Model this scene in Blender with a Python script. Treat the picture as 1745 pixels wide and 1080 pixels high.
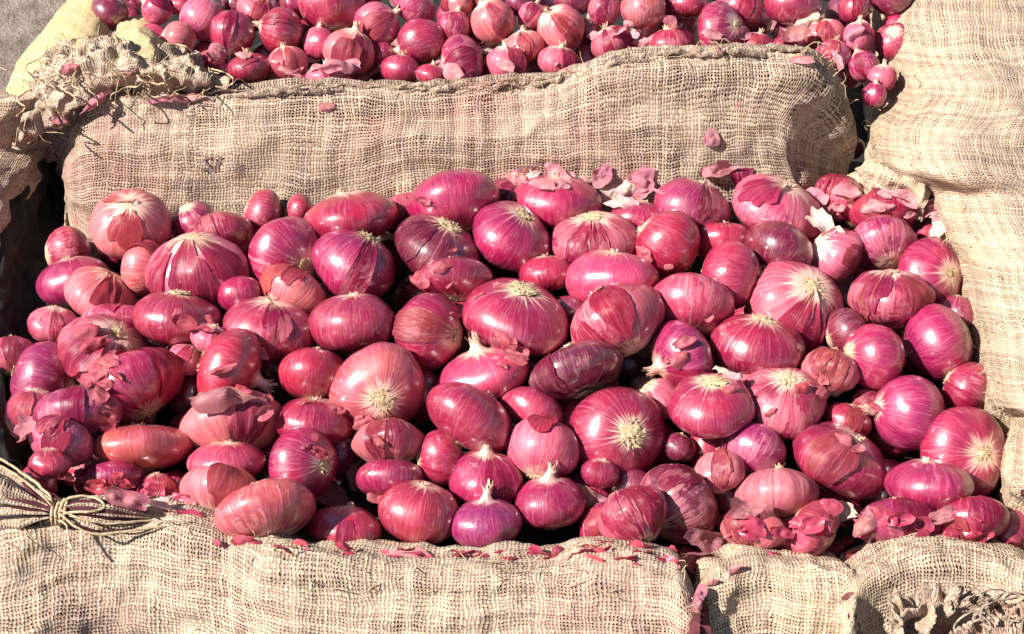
import bpy, math, random
import numpy as np
from mathutils import Matrix, Vector
R = math.radians
scene = bpy.context.scene
for o in list(bpy.data.objects): bpy.data.objects.remove(o)

# ------------------------------------------------------------------ camera, world, sun, exposure
PITCH = R(42.0); FPX = 3000.0; DIST = 1.45; TGT = np.array([0.0, 0.0, 0.05])
SP, CP = math.sin(PITCH), math.cos(PITCH)
CAM_R = np.array([1.0, 0.0, 0.0]); CAM_U = np.array([0.0, SP, CP]); CAM_B = np.array([0.0, -CP, SP])
CAM = TGT + DIST * CAM_B
cam_data = bpy.data.cameras.new("camera")
cam_data.sensor_width = 36.0; cam_data.lens = 36.0 * FPX / 1745.0
cam_data.clip_start = 0.05; cam_data.clip_end = 500.0
cam = bpy.data.objects.new("camera", cam_data)
scene.collection.objects.link(cam)
cam.location = CAM; cam.rotation_euler = (math.pi / 2 - PITCH, 0, 0)
scene.camera = cam

SUN_TO = np.array([-0.73, -0.25, 0.74]); SUN_TO /= np.linalg.norm(SUN_TO)
sun_el = math.asin(SUN_TO[2]); sun_rot = math.atan2(SUN_TO[0], SUN_TO[1])
world = bpy.data.worlds.new("World"); scene.world = world
world.use_nodes = True
wn = world.node_tree; wn.nodes.clear()
w_out = wn.nodes.new("ShaderNodeOutputWorld"); w_bg = wn.nodes.new("ShaderNodeBackground")
w_sky = wn.nodes.new("ShaderNodeTexSky"); w_sky.sky_type = 'NISHITA'; w_sky.sun_disc = False
w_sky.sun_elevation = sun_el; w_sky.sun_rotation = sun_rot % (2 * math.pi)
w_bg.inputs["Strength"].default_value = 0.05
wn.links.new(w_sky.outputs[0], w_bg.inputs[0]); wn.links.new(w_bg.outputs[0], w_out.inputs[0])
sun_data = bpy.data.lights.new("sun", 'SUN'); sun_data.energy = 5.0; sun_data.angle = R(0.5)
sun_data.color = (1.0, 0.95, 0.87)
sun = bpy.data.objects.new("sun", sun_data); scene.collection.objects.link(sun)
sun.rotation_euler = Vector(SUN_TO).to_track_quat('Z', 'Y').to_euler()
sun.location = (-3, -1, 4)
vs = scene.view_settings
vs.view_transform = 'Standard'; vs.look = 'None'; vs.gamma = 1.0; vs.use_curve_mapping = False
vs.exposure = 1.06
scene.cycles.max_bounces = 8; scene.cycles.diffuse_bounces = 2; scene.cycles.transparent_max_bounces = 12

# ------------------------------------------------------------------ geometry of the view
def ray(px, py):
    d = CAM_R * ((px - 872.5) / FPX) + CAM_U * (-(py - 540.0) / FPX) - CAM_B
    return d                                      # depth along the optical axis is 1
def at(px, py, z):                                # the point at height z seen at that pixel
    d = ray(px, py); t = (z - CAM[2]) / d[2]
    return CAM + d * t
def at_y(px, py, y):                              # the point of that view line on the upright plane at y
    d = ray(px, py); return CAM + d * ((y - CAM[1]) / d[1])
def depth_of(p): return float(np.dot(CAM - np.asarray(p), CAM_B))

def sstep(a, b, x):
    t = np.clip((x - a) / (b - a), 0, 1); return t * t * (3 - 2 * t)

def hash3(ix, iy, iz, s):
    n = (ix.astype(np.int64) * 374761393 + iy.astype(np.int64) * 668265263 + iz.astype(np.int64) * 2147483647 + s * 974634777) & 0xffffffff
    n = ((n ^ (n >> 13)) * 1274126177) & 0xffffffff
    n = ((n ^ (n >> 16)) * 2246822519) & 0xffffffff
    return ((n ^ (n >> 15)) & 0xffff) / 32767.5 - 1.0
def noise3(p, s=0):                               # smooth value noise, -1..1, p is (...,3)
    p = np.asarray(p, float); f = np.floor(p); u = p - f; i = f.astype(np.int64); u = u * u * (3 - 2 * u)
    out = 0
    for dx in (0, 1):
        for dy in (0, 1):
            for dz in (0, 1):
                w = (u[..., 0] if dx else 1 - u[..., 0]) * (u[..., 1] if dy else 1 - u[..., 1]) * (u[..., 2] if dz else 1 - u[..., 2])
                out = out + w * hash3(i[..., 0] + dx, i[..., 1] + dy, i[..., 2] + dz, s)
    return out
def fbm(p, s=0, octs=3):
    p = np.asarray(p, float); out = 0; a = 1.0
    for k in range(octs): out = out + a * noise3(p * 2.03 ** k, s + 17 * k); a *= 0.5
    return out

def crom(P, n, closed=False):                     # Catmull-Rom along axis 0, n samples
    P = np.asarray(P, float); m = len(P)
    if closed: t = np.linspace(0, m, n, endpoint=False)
    else: t = np.linspace(0, m - 1, n)
    i = np.floor(t).astype(int)
    if not closed: i = np.minimum(i, m - 2)
    u = (t - i).reshape((-1,) + (1,) * (P.ndim - 1))
    g = (lambda k: P[k % m]) if closed else (lambda k: P[np.clip(k, 0, m - 1)])
    p0, p1, p2, p3 = g(i - 1), g(i), g(i + 1), g(i + 2)
    return 0.5 * ((2 * p1) + (-p0 + p2) * u + (2 * p0 - 5 * p1 + 4 * p2 - p3) * u ** 2 + (-p0 + 3 * p1 - 3 * p2 + p3) * u ** 3)

def new_mesh(name, V, F, mat=None, smooth=True, uv=None):
    me = bpy.data.meshes.new(name)
    V = np.asarray(V, float); me.from_pydata(V.tolist(), [], [list(map(int, f)) for f in F] if not isinstance(F, list) else F)
    if uv is not None:
        l = me.uv_layers.new(name="UVMap")
        vi = np.empty(len(me.loops), int); me.loops.foreach_get("vertex_index", vi)
        l.data.foreach_set("uv", np.asarray(uv, np.float32)[vi].ravel())
    if smooth: me.polygons.foreach_set("use_smooth", np.ones(len(me.polygons), bool))
    if mat: me.materials.append(mat)
    me.update()
    return me
def link(name, me, parent=None):
    o = bpy.data.objects.new(name, me); scene.collection.objects.link(o)
    if parent is not None: o.parent = parent
    return o
def tag(o, label=None, cat=None, group=None, kind=None):
    if label: o["label"] = label
    if cat: o["category"] = cat
    if group: o["group"] = group
    if kind: o["kind"] = kind
    return o
def quads(nu, nv, wrap_u=False, wrap_v=False):    # grid index i*nv+j
    F = []
    for i in range(nu if wrap_u else nu - 1):
        a, b = i * nv, ((i + 1) % nu) * nv
        for j in range(nv if wrap_v else nv - 1):
            k = (j + 1) % nv
            F.append((a + j, b + j, b + k, a + k))
    return F
def tube(path, rad, sides=8, n=None, s=0, rough=0.0):  # a rope or strand along a path
    P = crom(path, n or max(8, 6 * len(path))); m = len(P)
    T = np.gradient(P, axis=0); T /= np.linalg.norm(T, axis=1, keepdims=True) + 1e-9
    A = np.cross(T, [0.13, 0.31, 0.94]); A /= np.linalg.norm(A, axis=1, keepdims=True) + 1e-9
    B = np.cross(T, A)
    r = np.full(m, rad, float) if np.isscalar(rad) else crom(np.asarray(rad, float).reshape(-1, 1), m)[:, 0]
    th = np.linspace(0, 2 * math.pi, sides, endpoint=False)
    V = P[:, None] + r[:, None, None] * (np.cos(th)[None, :, None] * A[:, None] + np.sin(th)[None, :, None] * B[:, None])
    if rough: V = V + rough * np.stack([noise3(V * 220, s), noise3(V * 220, s + 1), noise3(V * 220, s + 2)], -1)
    F = quads(m, sides, wrap_v=True)
    F.append(tuple(range(sides))[::-1]); F.append(tuple((m - 1) * sides + k for k in range(sides)))
    L = np.concatenate([[0], np.cumsum(np.linalg.norm(np.diff(P, axis=0), axis=1))])
    uv = np.stack(np.broadcast_arrays(L[:, None], (th * rad if np.isscalar(rad) else th * 0.004)[None, :]), -1).reshape(-1, 2)
    return V.reshape(-1, 3), F, uv
def joined(parts):
    V, F, U, k = [], [], [], 0
    for v, f, u in parts:
        V.append(v); U.append(u); F += [tuple(i + k for i in q) for q in f]; k += len(v)
    return np.concatenate(V), F, np.concatenate(U)

# ------------------------------------------------------------------ materials
class NT:
    def __init__(s, name):
        s.m = bpy.data.materials.new(name); s.m.use_nodes = True
        s.t = s.m.node_tree; s.t.nodes.clear(); s.out = s.n("ShaderNodeOutputMaterial")
    def n(s, typ, **kw):
        x = s.t.nodes.new(typ)
        for k, v in kw.items(): setattr(x, k, v)
        return x
    def put(s, sock, v):
        if hasattr(v, "is_output"): s.t.links.new(v, sock)
        elif v is not None: sock.default_value = v
    def math(s, op, a, b=None, c=None, clamp=False):
        x = s.n("ShaderNodeMath", operation=op, use_clamp=clamp)
        s.put(x.inputs[0], a); s.put(x.inputs[1], b)
        if c is not None: s.put(x.inputs[2], c)
        return x.outputs[0]
    def vmath(s, op, a, b=None):
        x = s.n("ShaderNodeVectorMath", operation=op); s.put(x.inputs[0], a)
        if op == 'SCALE': s.put(x.inputs["Scale"], b)
        elif b is not None: s.put(x.inputs[1], b)
        return x.outputs[1] if op in ('LENGTH', 'DISTANCE', 'DOT_PRODUCT') else x.outputs[0]
    def noise(s, vec, scale, detail=3, rough=0.55, w=None, dist=0.0):
        x = s.n("ShaderNodeTexNoise", noise_dimensions='4D' if w is not None else '3D')
        s.put(x.inputs["Vector"], vec); x.inputs["Scale"].default_value = scale
        x.inputs["Detail"].default_value = detail; x.inputs["Roughness"].default_value = rough
        x.inputs["Distortion"].default_value = dist
        if w is not None: s.put(x.inputs["W"], w)
        return x.outputs["Fac"]
    def ramp(s, v, a, b, lo=0.0, hi=1.0):
        x = s.n("ShaderNodeMapRange", interpolation_type='SMOOTHSTEP')
        s.put(x.inputs["Value"], v); s.put(x.inputs["From Min"], a); s.put(x.inputs["From Max"], b)
        s.put(x.inputs["To Min"], lo); s.put(x.inputs["To Max"], hi)
        return x.outputs[0]
    def mix(s, f, a, b, typ='MIX'):
        x = s.n("ShaderNodeMix", data_type='RGBA', blend_type=typ)
        s.put(x.inputs[0], f)
        for sock, v in ((x.inputs[6], a), (x.inputs[7], b)):
            s.put(sock, (*v, 1.0) if isinstance(v, tuple) and len(v) == 3 else v)
        return x.outputs[2]
    def bump(s, h, strength, dist, prev=None):
        x = s.n("ShaderNodeBump"); x.inputs["Strength"].default_value = strength; x.inputs["Distance"].default_value = dist
        s.put(x.inputs["Height"], h)
        if prev is not None: s.put(x.inputs["Normal"], prev)
        return x.outputs[0]
    def bsdf(s, col, rough, normal=None, spec=0.5, **kw):
        x = s.n("ShaderNodeBsdfPrincipled")
        s.put(x.inputs["Base Color"], (*col, 1.0) if isinstance(col, tuple) and len(col) == 3 else col)
        s.put(x.inputs["Roughness"], rough); x.inputs["Specular IOR Level"].default_value = spec
        if normal is not None: s.put(x.inputs["Normal"], normal)
        for k, v in kw.items(): s.put(x.inputs[k], v)
        return x
    def done(s, sh): s.t.links.new(sh, s.out.inputs[0]); return s.m

def onion_material(name, flap=False, pole=True, wscale=None):
    k = NT(name)
    oi = k.n("ShaderNodeObjectInfo"); co = k.n("ShaderNodeTexCoord").outputs["Object"]
    if wscale: co = k.vmath('SCALE', k.n('ShaderNodeNewGeometry').outputs['Position'], wscale)
    rnd = k.math('MULTIPLY', oi.outputs["Random"], 37.0)
    base = oi.outputs["Color"]; pale = oi.outputs["Alpha"]
    sep = k.n("ShaderNodeSeparateXYZ"); k.put(sep.inputs[0], co)
    flat = k.n("ShaderNodeCombineXYZ"); k.put(flat.inputs[0], sep.outputs[0]); k.put(flat.inputs[1], sep.outputs[1])
    rad = k.vmath('LENGTH', flat.outputs[0]); ang = k.vmath('NORMALIZE', flat.outputs[0])
    wob = k.n("ShaderNodeTexNoise"); k.put(wob.inputs["Vector"], co); wob.inputs["Scale"].default_value = 2.5
    ang = k.vmath('ADD', ang, k.vmath('SCALE', wob.outputs["Color"], 0.10))
    s2 = k.n("ShaderNodeSeparateXYZ"); k.put(s2.inputs[0], ang)
    def meridian(f, fz):
        c = k.n("ShaderNodeCombineXYZ")
        k.put(c.inputs[0], k.math('MULTIPLY', s2.outputs[0], f)); k.put(c.inputs[1], k.math('MULTIPLY', s2.outputs[1], f))
        k.put(c.inputs[2], k.math('MULTIPLY', sep.outputs[2], fz)); return c.outputs[0]
    st_m = k.noise(meridian(4.5, .5), 1.0, 2, .5, rnd)
    st_f = k.noise(meridian(13.0, .9), 1.0, 3, .6, rnd)
    st_x = k.noise(meridian(34.0, 2.2), 1.0, 2, .6, rnd)
    blot = k.noise(co, 1.3, 5, .62, rnd, .4)
    tone = k.noise(co, .8, 2, .5, k.math('ADD', rnd, 9.0))
    # ground colour of this onion with a slow drift of hue
    c = k.mix(k.ramp(tone, .35, .68), k.mix(1.0, base, (.78, .62, .82), 'MULTIPLY'), k.mix(1.0, base, (1.15, 1.25, .95), 'MULTIPLY'))
    c = k.mix(k.math('MULTIPLY', k.ramp(st_m, .48, .70), .42), c, k.mix(1.0, c, (.55, .32, .50), 'MULTIPLY'))
    c = k.mix(k.math('MULTIPLY', k.ramp(st_f, .53, .72), .46), c, k.mix(.6, c, (.78, .20, .32)))
    c = k.mix(k.math('MULTIPLY', k.ramp(st_x, .50, .72), .40), c, k.mix(1.0, c, (.5, .35, .5), 'MULTIPLY'))
    c = k.mix(k.math('MULTIPLY', k.ramp(st_x, .50, .30), .26), c, k.mix(.6, c, (.80, .40, .44)))
    # dry outer skin left on in ragged patches
    edge = k.math('SUBTRACT', .80, k.math('MULTIPLY', pale, .62))
    pm = k.ramp(k.math('ADD', blot, k.math('MULTIPLY', k.math('SUBTRACT', st_f, .5), .25)), edge, k.math('ADD', edge, .05))
    dry = k.mix(k.ramp(st_f, .35, .66), (.50, .085, .145), (.68, .33, .34))
    dry = k.mix(.45, dry, base)
    c = k.mix(k.math('MULTIPLY', pm, .58), c, dry)
    # both ends fade to straw, widened and paled to carry some white highlight
    z = sep.outputs[2]
    reach = k.math('ADD', k.math('ADD', .38, k.math('MULTIPLY', pale, .30)), k.math('MULTIPLY', k.math('SUBTRACT', st_f, .5), 1.15))
    pol = k.math('SUBTRACT', 1.0, k.ramp(rad, k.math('SUBTRACT', reach, .24), reach))
    if pole: c = k.mix(k.math('MULTIPLY', pol, .80), c, (.78, .52, .40))
    spk = k.noise(co, 17.0, 2, .7, rnd)
    c = k.mix(k.math('MULTIPLY', k.ramp(spk, .66, .74), .55), c, (.09, .02, .03))
    dust = k.noise(co, 5.0, 4, .7, k.math('ADD', rnd, 3.0))
    c = k.mix(k.math('MULTIPLY', k.ramp(dust,   .50, .78), .10), c, (.62, .42, .38))
    soil = k.noise(co, 2.6, 6, .72, k.math('ADD', rnd, 21.0), .6)
    c = k.mix(k.math('MULTIPLY', k.ramp(soil, .60, .72), .42), c, (.20, .10, .075))
    wax = k.math('MULTIPLY', k.math('SUBTRACT', 1.0, k.math('MULTIPLY', pm, .65)), k.math('MULTIPLY', k.ramp(soil, .68, .50, .25, 1.0), k.ramp(k.noise(co, 3.2, 4, .65, k.math('ADD', rnd, 5.0)), .36, .52, .55, 1.0)))
    h = k.math('ADD', k.math('MULTIPLY', st_f, .8), k.math('MULTIPLY', st_x, .35))
    h = k.math('ADD', h, k.math('MULTIPLY', pm, .5)); h = k.math('ADD', h, k.math('MULTIPLY', blot, 1.3))
    nrm = k.bump(h, .42, .0014)
    rough = k.math('ADD', k.math('MULTIPLY', k.math('FRACT', k.math('MULTIPLY', oi.outputs['Random'], 7.3)), .14), k.ramp(dust, .3, .7, .30, .46))
    rough = k.math('ADD', rough, k.math('MULTIPLY', pm, .14))
    b = k.bsdf(c, rough, nrm, .5, **({'IOR': 1.5} if flap else {'IOR': 1.5, 'Coat Weight': wax, 'Coat IOR': 1.8, 'Coat Roughness': .23, 'Coat Normal': k.bump(blot, .4, .0016)}))
    if not flap: return k.done(b.outputs[0])
    tr = k.n("ShaderNodeBsdfTranslucent"); k.put(tr.inputs[0], c); k.put(tr.inputs["Normal"], nrm)
    mx = k.n("ShaderNodeMixShader"); mx.inputs[0].default_value = .36
    k.put(mx.inputs[1], b.outputs[0]); k.put(mx.inputs[2], tr.outputs[0])
    return k.done(mx.outputs[0])

def burlap_material(name, c_lo, c_hi, pitch=0.0027, stain=0.35, hole=1.0):
    k = NT(name)
    uv = k.n("ShaderNodeTexCoord").outputs["UV"]; gen = k.n("ShaderNodeNewGeometry").outputs["Position"]
    n = k.n("ShaderNodeTexNoise"); k.put(n.inputs["Vector"], gen); n.inputs["Scale"].default_value = 26.0; n.inputs["Detail"].default_value = 3
    n2 = k.n("ShaderNodeTexNoise"); k.put(n2.inputs["Vector"], gen); n2.inputs["Scale"].default_value = 190.0
    off = k.vmath('ADD', k.vmath('SCALE', k.vmath('SUBTRACT', n.outputs["Color"], (.5, .5, .5)), .013),
                  k.vmath('SCALE', k.vmath('SUBTRACT', n2.outputs["Color"], (.5, .5, .5)), .0024))
    p = k.vmath('SCALE', k.vmath('ADD', uv, off), 1.0 / pitch)
    sp = k.n("ShaderNodeSeparateXYZ"); k.put(sp.inputs[0], p); U, V = sp.outputs[0], sp.outputs[1]
    fu, fv = k.math('FLOOR', U), k.math('FLOOR', V)
    wu = k.n("ShaderNodeTexWhiteNoise", noise_dimensions='1D'); k.put(wu.inputs["W"], fu)
    wv = k.n("ShaderNodeTexWhiteNoise", noise_dimensions='1D'); k.put(wv.inputs["W"], k.math('ADD', fv, 501.3))
    loose = k.ramp(k.noise(gen, 17.0, 3, .6),   .30, .60)            # open weave in places, matted in others
    def dist(x): return k.math('ABSOLUTE', k.math('SUBTRACT', k.math('FRACT', x), .5))
    du, dv = dist(U), dist(V)
    widen = k.math('SUBTRACT', .46, k.math('MULTIPLY', loose, .19 * hole))
    hu = k.math('ADD', widen, k.math('MULTIPLY', k.math('SUBTRACT', wu.outputs[0], .5), .22))
    hv = k.math('ADD', widen, k.math('MULTIPLY', k.math('SUBTRACT', wv.outputs[0], .5), .22))
    fuzz = k.math('MULTIPLY', k.math('SUBTRACT', k.noise(gen, 900.0, 2, .7), .5), .22)
    eu = k.math('SUBTRACT', k.math('ADD', hu, fuzz), du); ev = k.math('SUBTRACT', k.math('ADD', hv, fuzz), dv)
    solid_u = k.ramp(eu, -.02, .05); solid_v = k.ramp(ev, -.02, .05)
    solid = k.math('MAXIMUM', solid_u, solid_v)
    # over and under
    chk = k.math('SINE', k.math('MULTIPLY', k.math('ADD', V, fu), math.pi))
    chv = k.math('SINE', k.math('MULTIPLY', k.math('ADD', U, k.math('ADD', fv, 1.0)), math.pi))
    def prof(d): return k.math('SUBTRACT', 1.0, k.math('POWER', k.math('MULTIPLY', d, 2.0), 2.0))
    hgt_u = k.math('ADD', prof(du), k.math('MULTIPLY', chk, .5)); hgt_v = k.math('ADD', prof(dv), k.math('MULTIPLY', chv, .5))
    hgt = k.math('MAXIMUM', hgt_u, hgt_v)
    top = k.math('GREATER_THAN', hgt_u, hgt_v)
    tr = k.n("ShaderNodeMix", data_type='FLOAT'); k.put(tr.inputs[0], top); k.put(tr.inputs[2], wv.outputs[0]); k.put(tr.inputs[3], wu.outputs[0])
    big = k.noise(gen, 9.0, 4, .6); mid = k.noise(gen, 48.0, 4, .65)
    c = k.mix(tr.outputs[0], c_lo, c_hi)
    c = k.mix(k.ramp(mid, .35, .7), c, k.mix(1.0, c, (1.12, 1.08, 1.0), 'MULTIPLY'))
    c = k.mix(k.math('MULTIPLY', k.ramp(big, .48, .68), stain), c, (.40, .19, .16))
    st2 = k.noise(gen, 31.0, 4, .7)
    c = k.mix(k.math('MULTIPLY', k.ramp(st2, .60, .74), stain), c, (.34, .07, .09))
    slub = k.noise(gen, 120.0, 3, .7)
    c = k.mix(k.math('MULTIPLY', k.ramp(slub, .55, .75), .5), c, (.66, .54, .38))
    hh = k.math('ADD', hgt, k.math('MULTIPLY', k.noise(gen, 700.0, 2, .7), .7))
    nrm = k.bump(hh, .6, .0009)
    b = k.bsdf(c, .9, nrm, .15)
    t = k.n("ShaderNodeBsdfTransparent"); mx = k.n("ShaderNodeMixShader")
    k.put(mx.inputs[0], solid); k.put(mx.inputs[1], t.outputs[0]); k.put(mx.inputs[2], b.outputs[0])
    return k.done(mx.outputs[0])

def plain_material(name, c1, c2, scale, rough=.85, bump=.0008, spec=.2, bscale=None):
    k = NT(name); g = k.n("ShaderNodeNewGeometry").outputs["Position"]
    a = k.noise(g, scale, 5, .65); d = k.noise(g, bscale or scale * 6, 4, .65)
    c = k.mix(k.ramp(a, .32, .68), c1, c2)
    return k.done(k.bsdf(c, rough, k.bump(k.math('ADD', d, a), .8, bump), spec).outputs[0])

M_ONION = onion_material("onion_skin_glossy"); M_FLAP = onion_material("onion_skin_papery", True); M_SKIN = onion_material("loose_skin_papery", True, False); M_LITTER = onion_material("skin_litter", True, False, 26.0)
M_BURLAP = burlap_material("burlap_aged", (0.246, 0.180, 0.136), (0.440, 0.343, 0.268), stain=.46)
M_BURLAP2 = burlap_material("burlap_clean", (0.317, 0.238, 0.172), (0.493, 0.383, 0.282), stain=.16, hole=.75, pitch=.0026)
M_BURLAP3 = burlap_material("burlap_front", (0.290, 0.216, 0.163), (0.475, 0.370, 0.286), stain=.30, hole=.75, pitch=.0027)
M_JUTE = plain_material("jute_fibre", (.36, .25, .14), (.62, .48, .31), 300, .95, .0006)
M_JUTE_DARK = plain_material("jute_fibre_dirty", (.17, .125, .10), (.46, .36, .27), 120, .95, .0008)
M_ROOT = plain_material("dry_root", (.42, .29, .15), (.72, .58, .38), 420, .95, .0006)
M_NECK = plain_material("dry_neck", (.50, .22, .17), (.74, .55, .40), 160, .7, .0006)
M_SHADE_SHEET = plain_material("shade_sheet_black", (.012, .012, .011), (.026, .026, .024), 40, .7, .0012, .25)  # near-black colour of the added sheet, painted shade for the gaps
M_DARK_LINER = plain_material("contents_liner_dark", (.05, .012, .018), (.12, .03, .04), 30)  # shaded tone of the sack's contents put into the colour
M_INK = plain_material("faded_ink", (.12, .07, .09), (.27, .17, .17), 200)
M_GROUND = plain_material("dusty_ground", (0.150, 0.114, 0.097), (0.282, 0.224, 0.194), 30, .95, .004, .1, 240)
M_CLOTH = burlap_material("yellow_sacking", (0.422, 0.317, 0.167), (0.563, 0.440, 0.264), stain=.06, hole=.1, pitch=.0017)
# ------------------------------------------------------------------ onions: one lathe form, bent, dented and ribbed one by one
def profile(c, nl, n):
    k = c
    pts = [(0, -.93 * k), (.09, -.955 * k), (.20, -.975 * k), (.42, -.92 * k), (.70, -.735 * k), (.92, -.40 * k), (1.0, 0), (.93, .38 * k),
           (.72, .71 * k), (.46, .91 * k), (.26, .97 * k), (.16, .985 * k + nl * .3), (.115, .985 * k + nl * .65), (.10, .985 * k + nl), (0, .975 * k + nl * .92)]
    return crom(np.array(pts), n)
def onion_points(th, s, K):                       # th, s arrays; s in 0..1 from root to neck; returns unit-size points
    pr = profile(K['c'], K['nl'], 201)
    q = np.clip(s, 0, 1) * 200; i = np.minimum(q.astype(int), 199); u = q - i
    r = pr[i, 0] * (1 - u) + pr[i + 1, 0] * u; z = pr[i, 1] * (1 - u) + pr[i + 1, 1] * u
    sd = K['seed']; rs = np.random.RandomState(sd)
    lob = 1.0; env = sstep(.08, .3, s) * (1 - sstep(.78, .95, s))
    for kk, am in ((2, .045), (3, .028), (5, .016), (9, .008)): lob = lob + am * rs.uniform(.2, 1) * np.cos(kk * th + rs.uniform(0, 6.28)) * env
    rib = K['rib']; lob = lob + rib * env * np.abs(np.sin(th * rs.randint(6, 10) + .8 * np.sin(2 * th + sd))) ** .7
    x, y = r * lob * np.cos(th), r * lob * np.sin(th)
    p = np.stack([x, y, z], -1)
    d = fbm(p * 1.25 + sd * 3.7, sd, 3)
    nn = p / (np.linalg.norm(p, axis=-1, keepdims=True) + 1e-6)
    p = p + nn * (d * K['dent'])[..., None]
    lean = rs.uniform(-.12, .12, 2)               # neck leans a little
    w = sstep(.70, 1.0, s)
    p[..., 0] += lean[0] * w; p[..., 1] += lean[1] * w
    return p
_topo = {}
def onion_mesh(name, K, nt=48, ns=34):
    key = (nt, ns)
    if key not in _topo: _topo[key] = quads(nt, ns, wrap_u=True)
    th = np.linspace(0, 2 * math.pi, nt, endpoint=False)
    s = np.linspace(0, 1, ns); s = s + .02 * np.sin(2 * math.pi * s) * 0
    T, S = np.meshgrid(th, s, indexing='ij')
    return new_mesh(name, onion_points(T, S, K).reshape(-1, 3), _topo[key], M_ONION)
def patch_topology(nr, na):
    F = [(0, 1 + j, 1 + (j + 1) % na) for j in range(na)]
    for i in range(nr - 1):
        a, b = 1 + i * na, 1 + (i + 1) * na
        for j in range(na): F.append((a + j, b + j, b + (j + 1) % na, a + (j + 1) % na))
    return F
PT = {(9, 30): patch_topology(9, 30), (8, 24): patch_topology(8, 24), (5, 14): patch_topology(5, 14)}
def polar(nr, na, sd, ragged=.35):
    rho = np.concatenate([[0], np.repeat(np.linspace(1 / nr, 1, nr), na)])
    psi = np.concatenate([[0], np.tile(np.linspace(0, 2 * math.pi, na, endpoint=False), nr)])
    B = 1 + ragged * noise3(np.stack([np.cos(psi) * 2.2, np.sin(psi) * 2.2, psi * 0 + sd * 1.7], -1), sd) + (.09 if na > 20 else .06) * noise3(np.stack([np.cos(psi) * 7, np.sin(psi) * 7, psi * 0 + sd], -1), sd + 5)
    return rho, psi, B
def flap_mesh(name, K, thc, sc, dth, ds, sd, curl):   # a torn sheet of outer skin that lies on the bulb and lifts at its rim
    rho, psi, B = polar(9, 30, sd, .30)
    th = thc + dth * rho * B * np.cos(psi); s = sc + ds * rho * B * np.sin(psi)
    p = onion_points(th, s, K)
    cen = np.array([0, 0, 0.0]); nn = p - cen; nn /= np.linalg.norm(nn, axis=1, keepdims=True)
    side = .35 + .65 * sstep(-.2, .9, noise3(np.stack([np.cos(psi) * 1.2, np.sin(psi) * 1.2, psi * 0 + sd * 5.1], -1), sd))
    lift = .012 + curl * side * np.maximum(0, rho - .45) ** 2 * 2.2 + .012 * noise3(p * 6, sd)
    return new_mesh(name, p + nn * lift[:, None], PT[(9, 30)], M_FLAP)
def hair(rs, base, d, L, r):
    d = d / np.linalg.norm(d); w = rs.normal(0, .4, 3)
    pts = np.array([base, base + d * L * .5 + w * L * .15, base + (d + w * .5) * L])
    v, f, u = tube(pts, [r, r * .8, r * .3], 4, 4); return v, f, u
def root_variant(sd):
    rs = np.random.RandomState(sd); parts = []
    rho, psi, B = polar(5, 14, sd, .25)
    v = np.stack([.20 * rho * B * np.cos(psi), .20 * rho * B * np.sin(psi), -.045 * (1 - rho ** 2) + .02 * noise3(np.stack([rho * 9, psi * 2, psi * 0], -1), sd)], -1)
    parts.append((v, [tuple(reversed(f)) for f in PT[(5, 14)]], v[:, :2]))
    for k in range(46):
        a = rs.uniform(0, 6.28); r = .19 * math.sqrt(rs.uniform(0, 1))
        parts.append(hair(rs, np.array([r * math.cos(a), r * math.sin(a), -.02]), np.array([math.cos(a) * r * 9, math.sin(a) * r * 9, -rs.uniform(.3, 1.1)]), rs.uniform(.02, .055), .012))
    V, F, U = joined(parts); return new_mesh("root_tuft", V, F, M_ROOT)
def neck_variant(sd):
    rs = np.random.RandomState(sd); parts = []; n = 9
    for k in range(n):
        a = k / n * 6.28 + rs.uniform(-.2, .2); w = rs.uniform(.35, .55); L = rs.uniform(.10, .26); fl = rs.uniform(-.05, .12)
        V = []
        for i in range(5):
            t = i / 4; r = .125 - .03 * t + fl * t * t; ww = w * (1 - .75 * t * t)
            for j in (-1, 0, 1): V.append(((r + .012 * (j == 0)) * math.cos(a + j * ww), (r + .012 * (j == 0)) * math.sin(a + j * ww), -.12 + (L + .12) * t + rs.uniform(-.01, .01)))
        parts.append((np.array(V), quads(5, 3), np.array(V)[:, :2]))
    V, F, U = joined(parts); return new_mesh("neck", V, F, M_NECK)
ROOTS = [root_variant(11 + k) for k in range(4)]; NECKS = [neck_variant(31 + k) for k in range(4)]

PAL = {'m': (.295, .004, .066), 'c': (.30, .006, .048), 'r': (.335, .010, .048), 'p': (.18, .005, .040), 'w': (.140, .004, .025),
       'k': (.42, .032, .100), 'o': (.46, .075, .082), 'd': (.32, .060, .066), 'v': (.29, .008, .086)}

def axis_world(al, t):
    a, t = R(al), R(t)
    return CAM_R * math.cos(t) * math.cos(a) + CAM_U * math.cos(t) * math.sin(a) + CAM_B * math.sin(t)
def to_cam_axis(p): return p

class Bulb: pass
def make_bulb(row, i, surf):
    cx, cy, D, c, al, t, end, col, pale, flaps, label = row[:11]
    D = D * (1.055 if surf is surf_near else 1.03)
    b = Bulb(); b.row = row; b.px, b.py, b.D, b.c = cx, cy, D, c
    if end == 'n' and (cx, cy) not in NECK_LEN and 0 <= t <= 16 and D > 80 and (i * 7919) % 10 < 6 and surf is surf_near: t = -t - 8
    b.pole = axis_world(al, t); b.end = end; b.col = col; b.pale = pale; b.flaps = flaps; b.label = label; b.seed = 100 + i
    b.bias = row[11] if len(row) > 11 else 0.0
    b.d = ray(cx, cy)
    # depth where the ray meets the heap's surface
    lo, hi = .8, 2.6
    ts = np.linspace(lo, hi, 361); P = CAM + b.d * ts[:, None]
    below = P[:, 2] < surf(P[:, 0], P[:, 1])
    b.t = ts[np.argmax(below)] - b.bias; b.t0 = b.t
    return b
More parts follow.
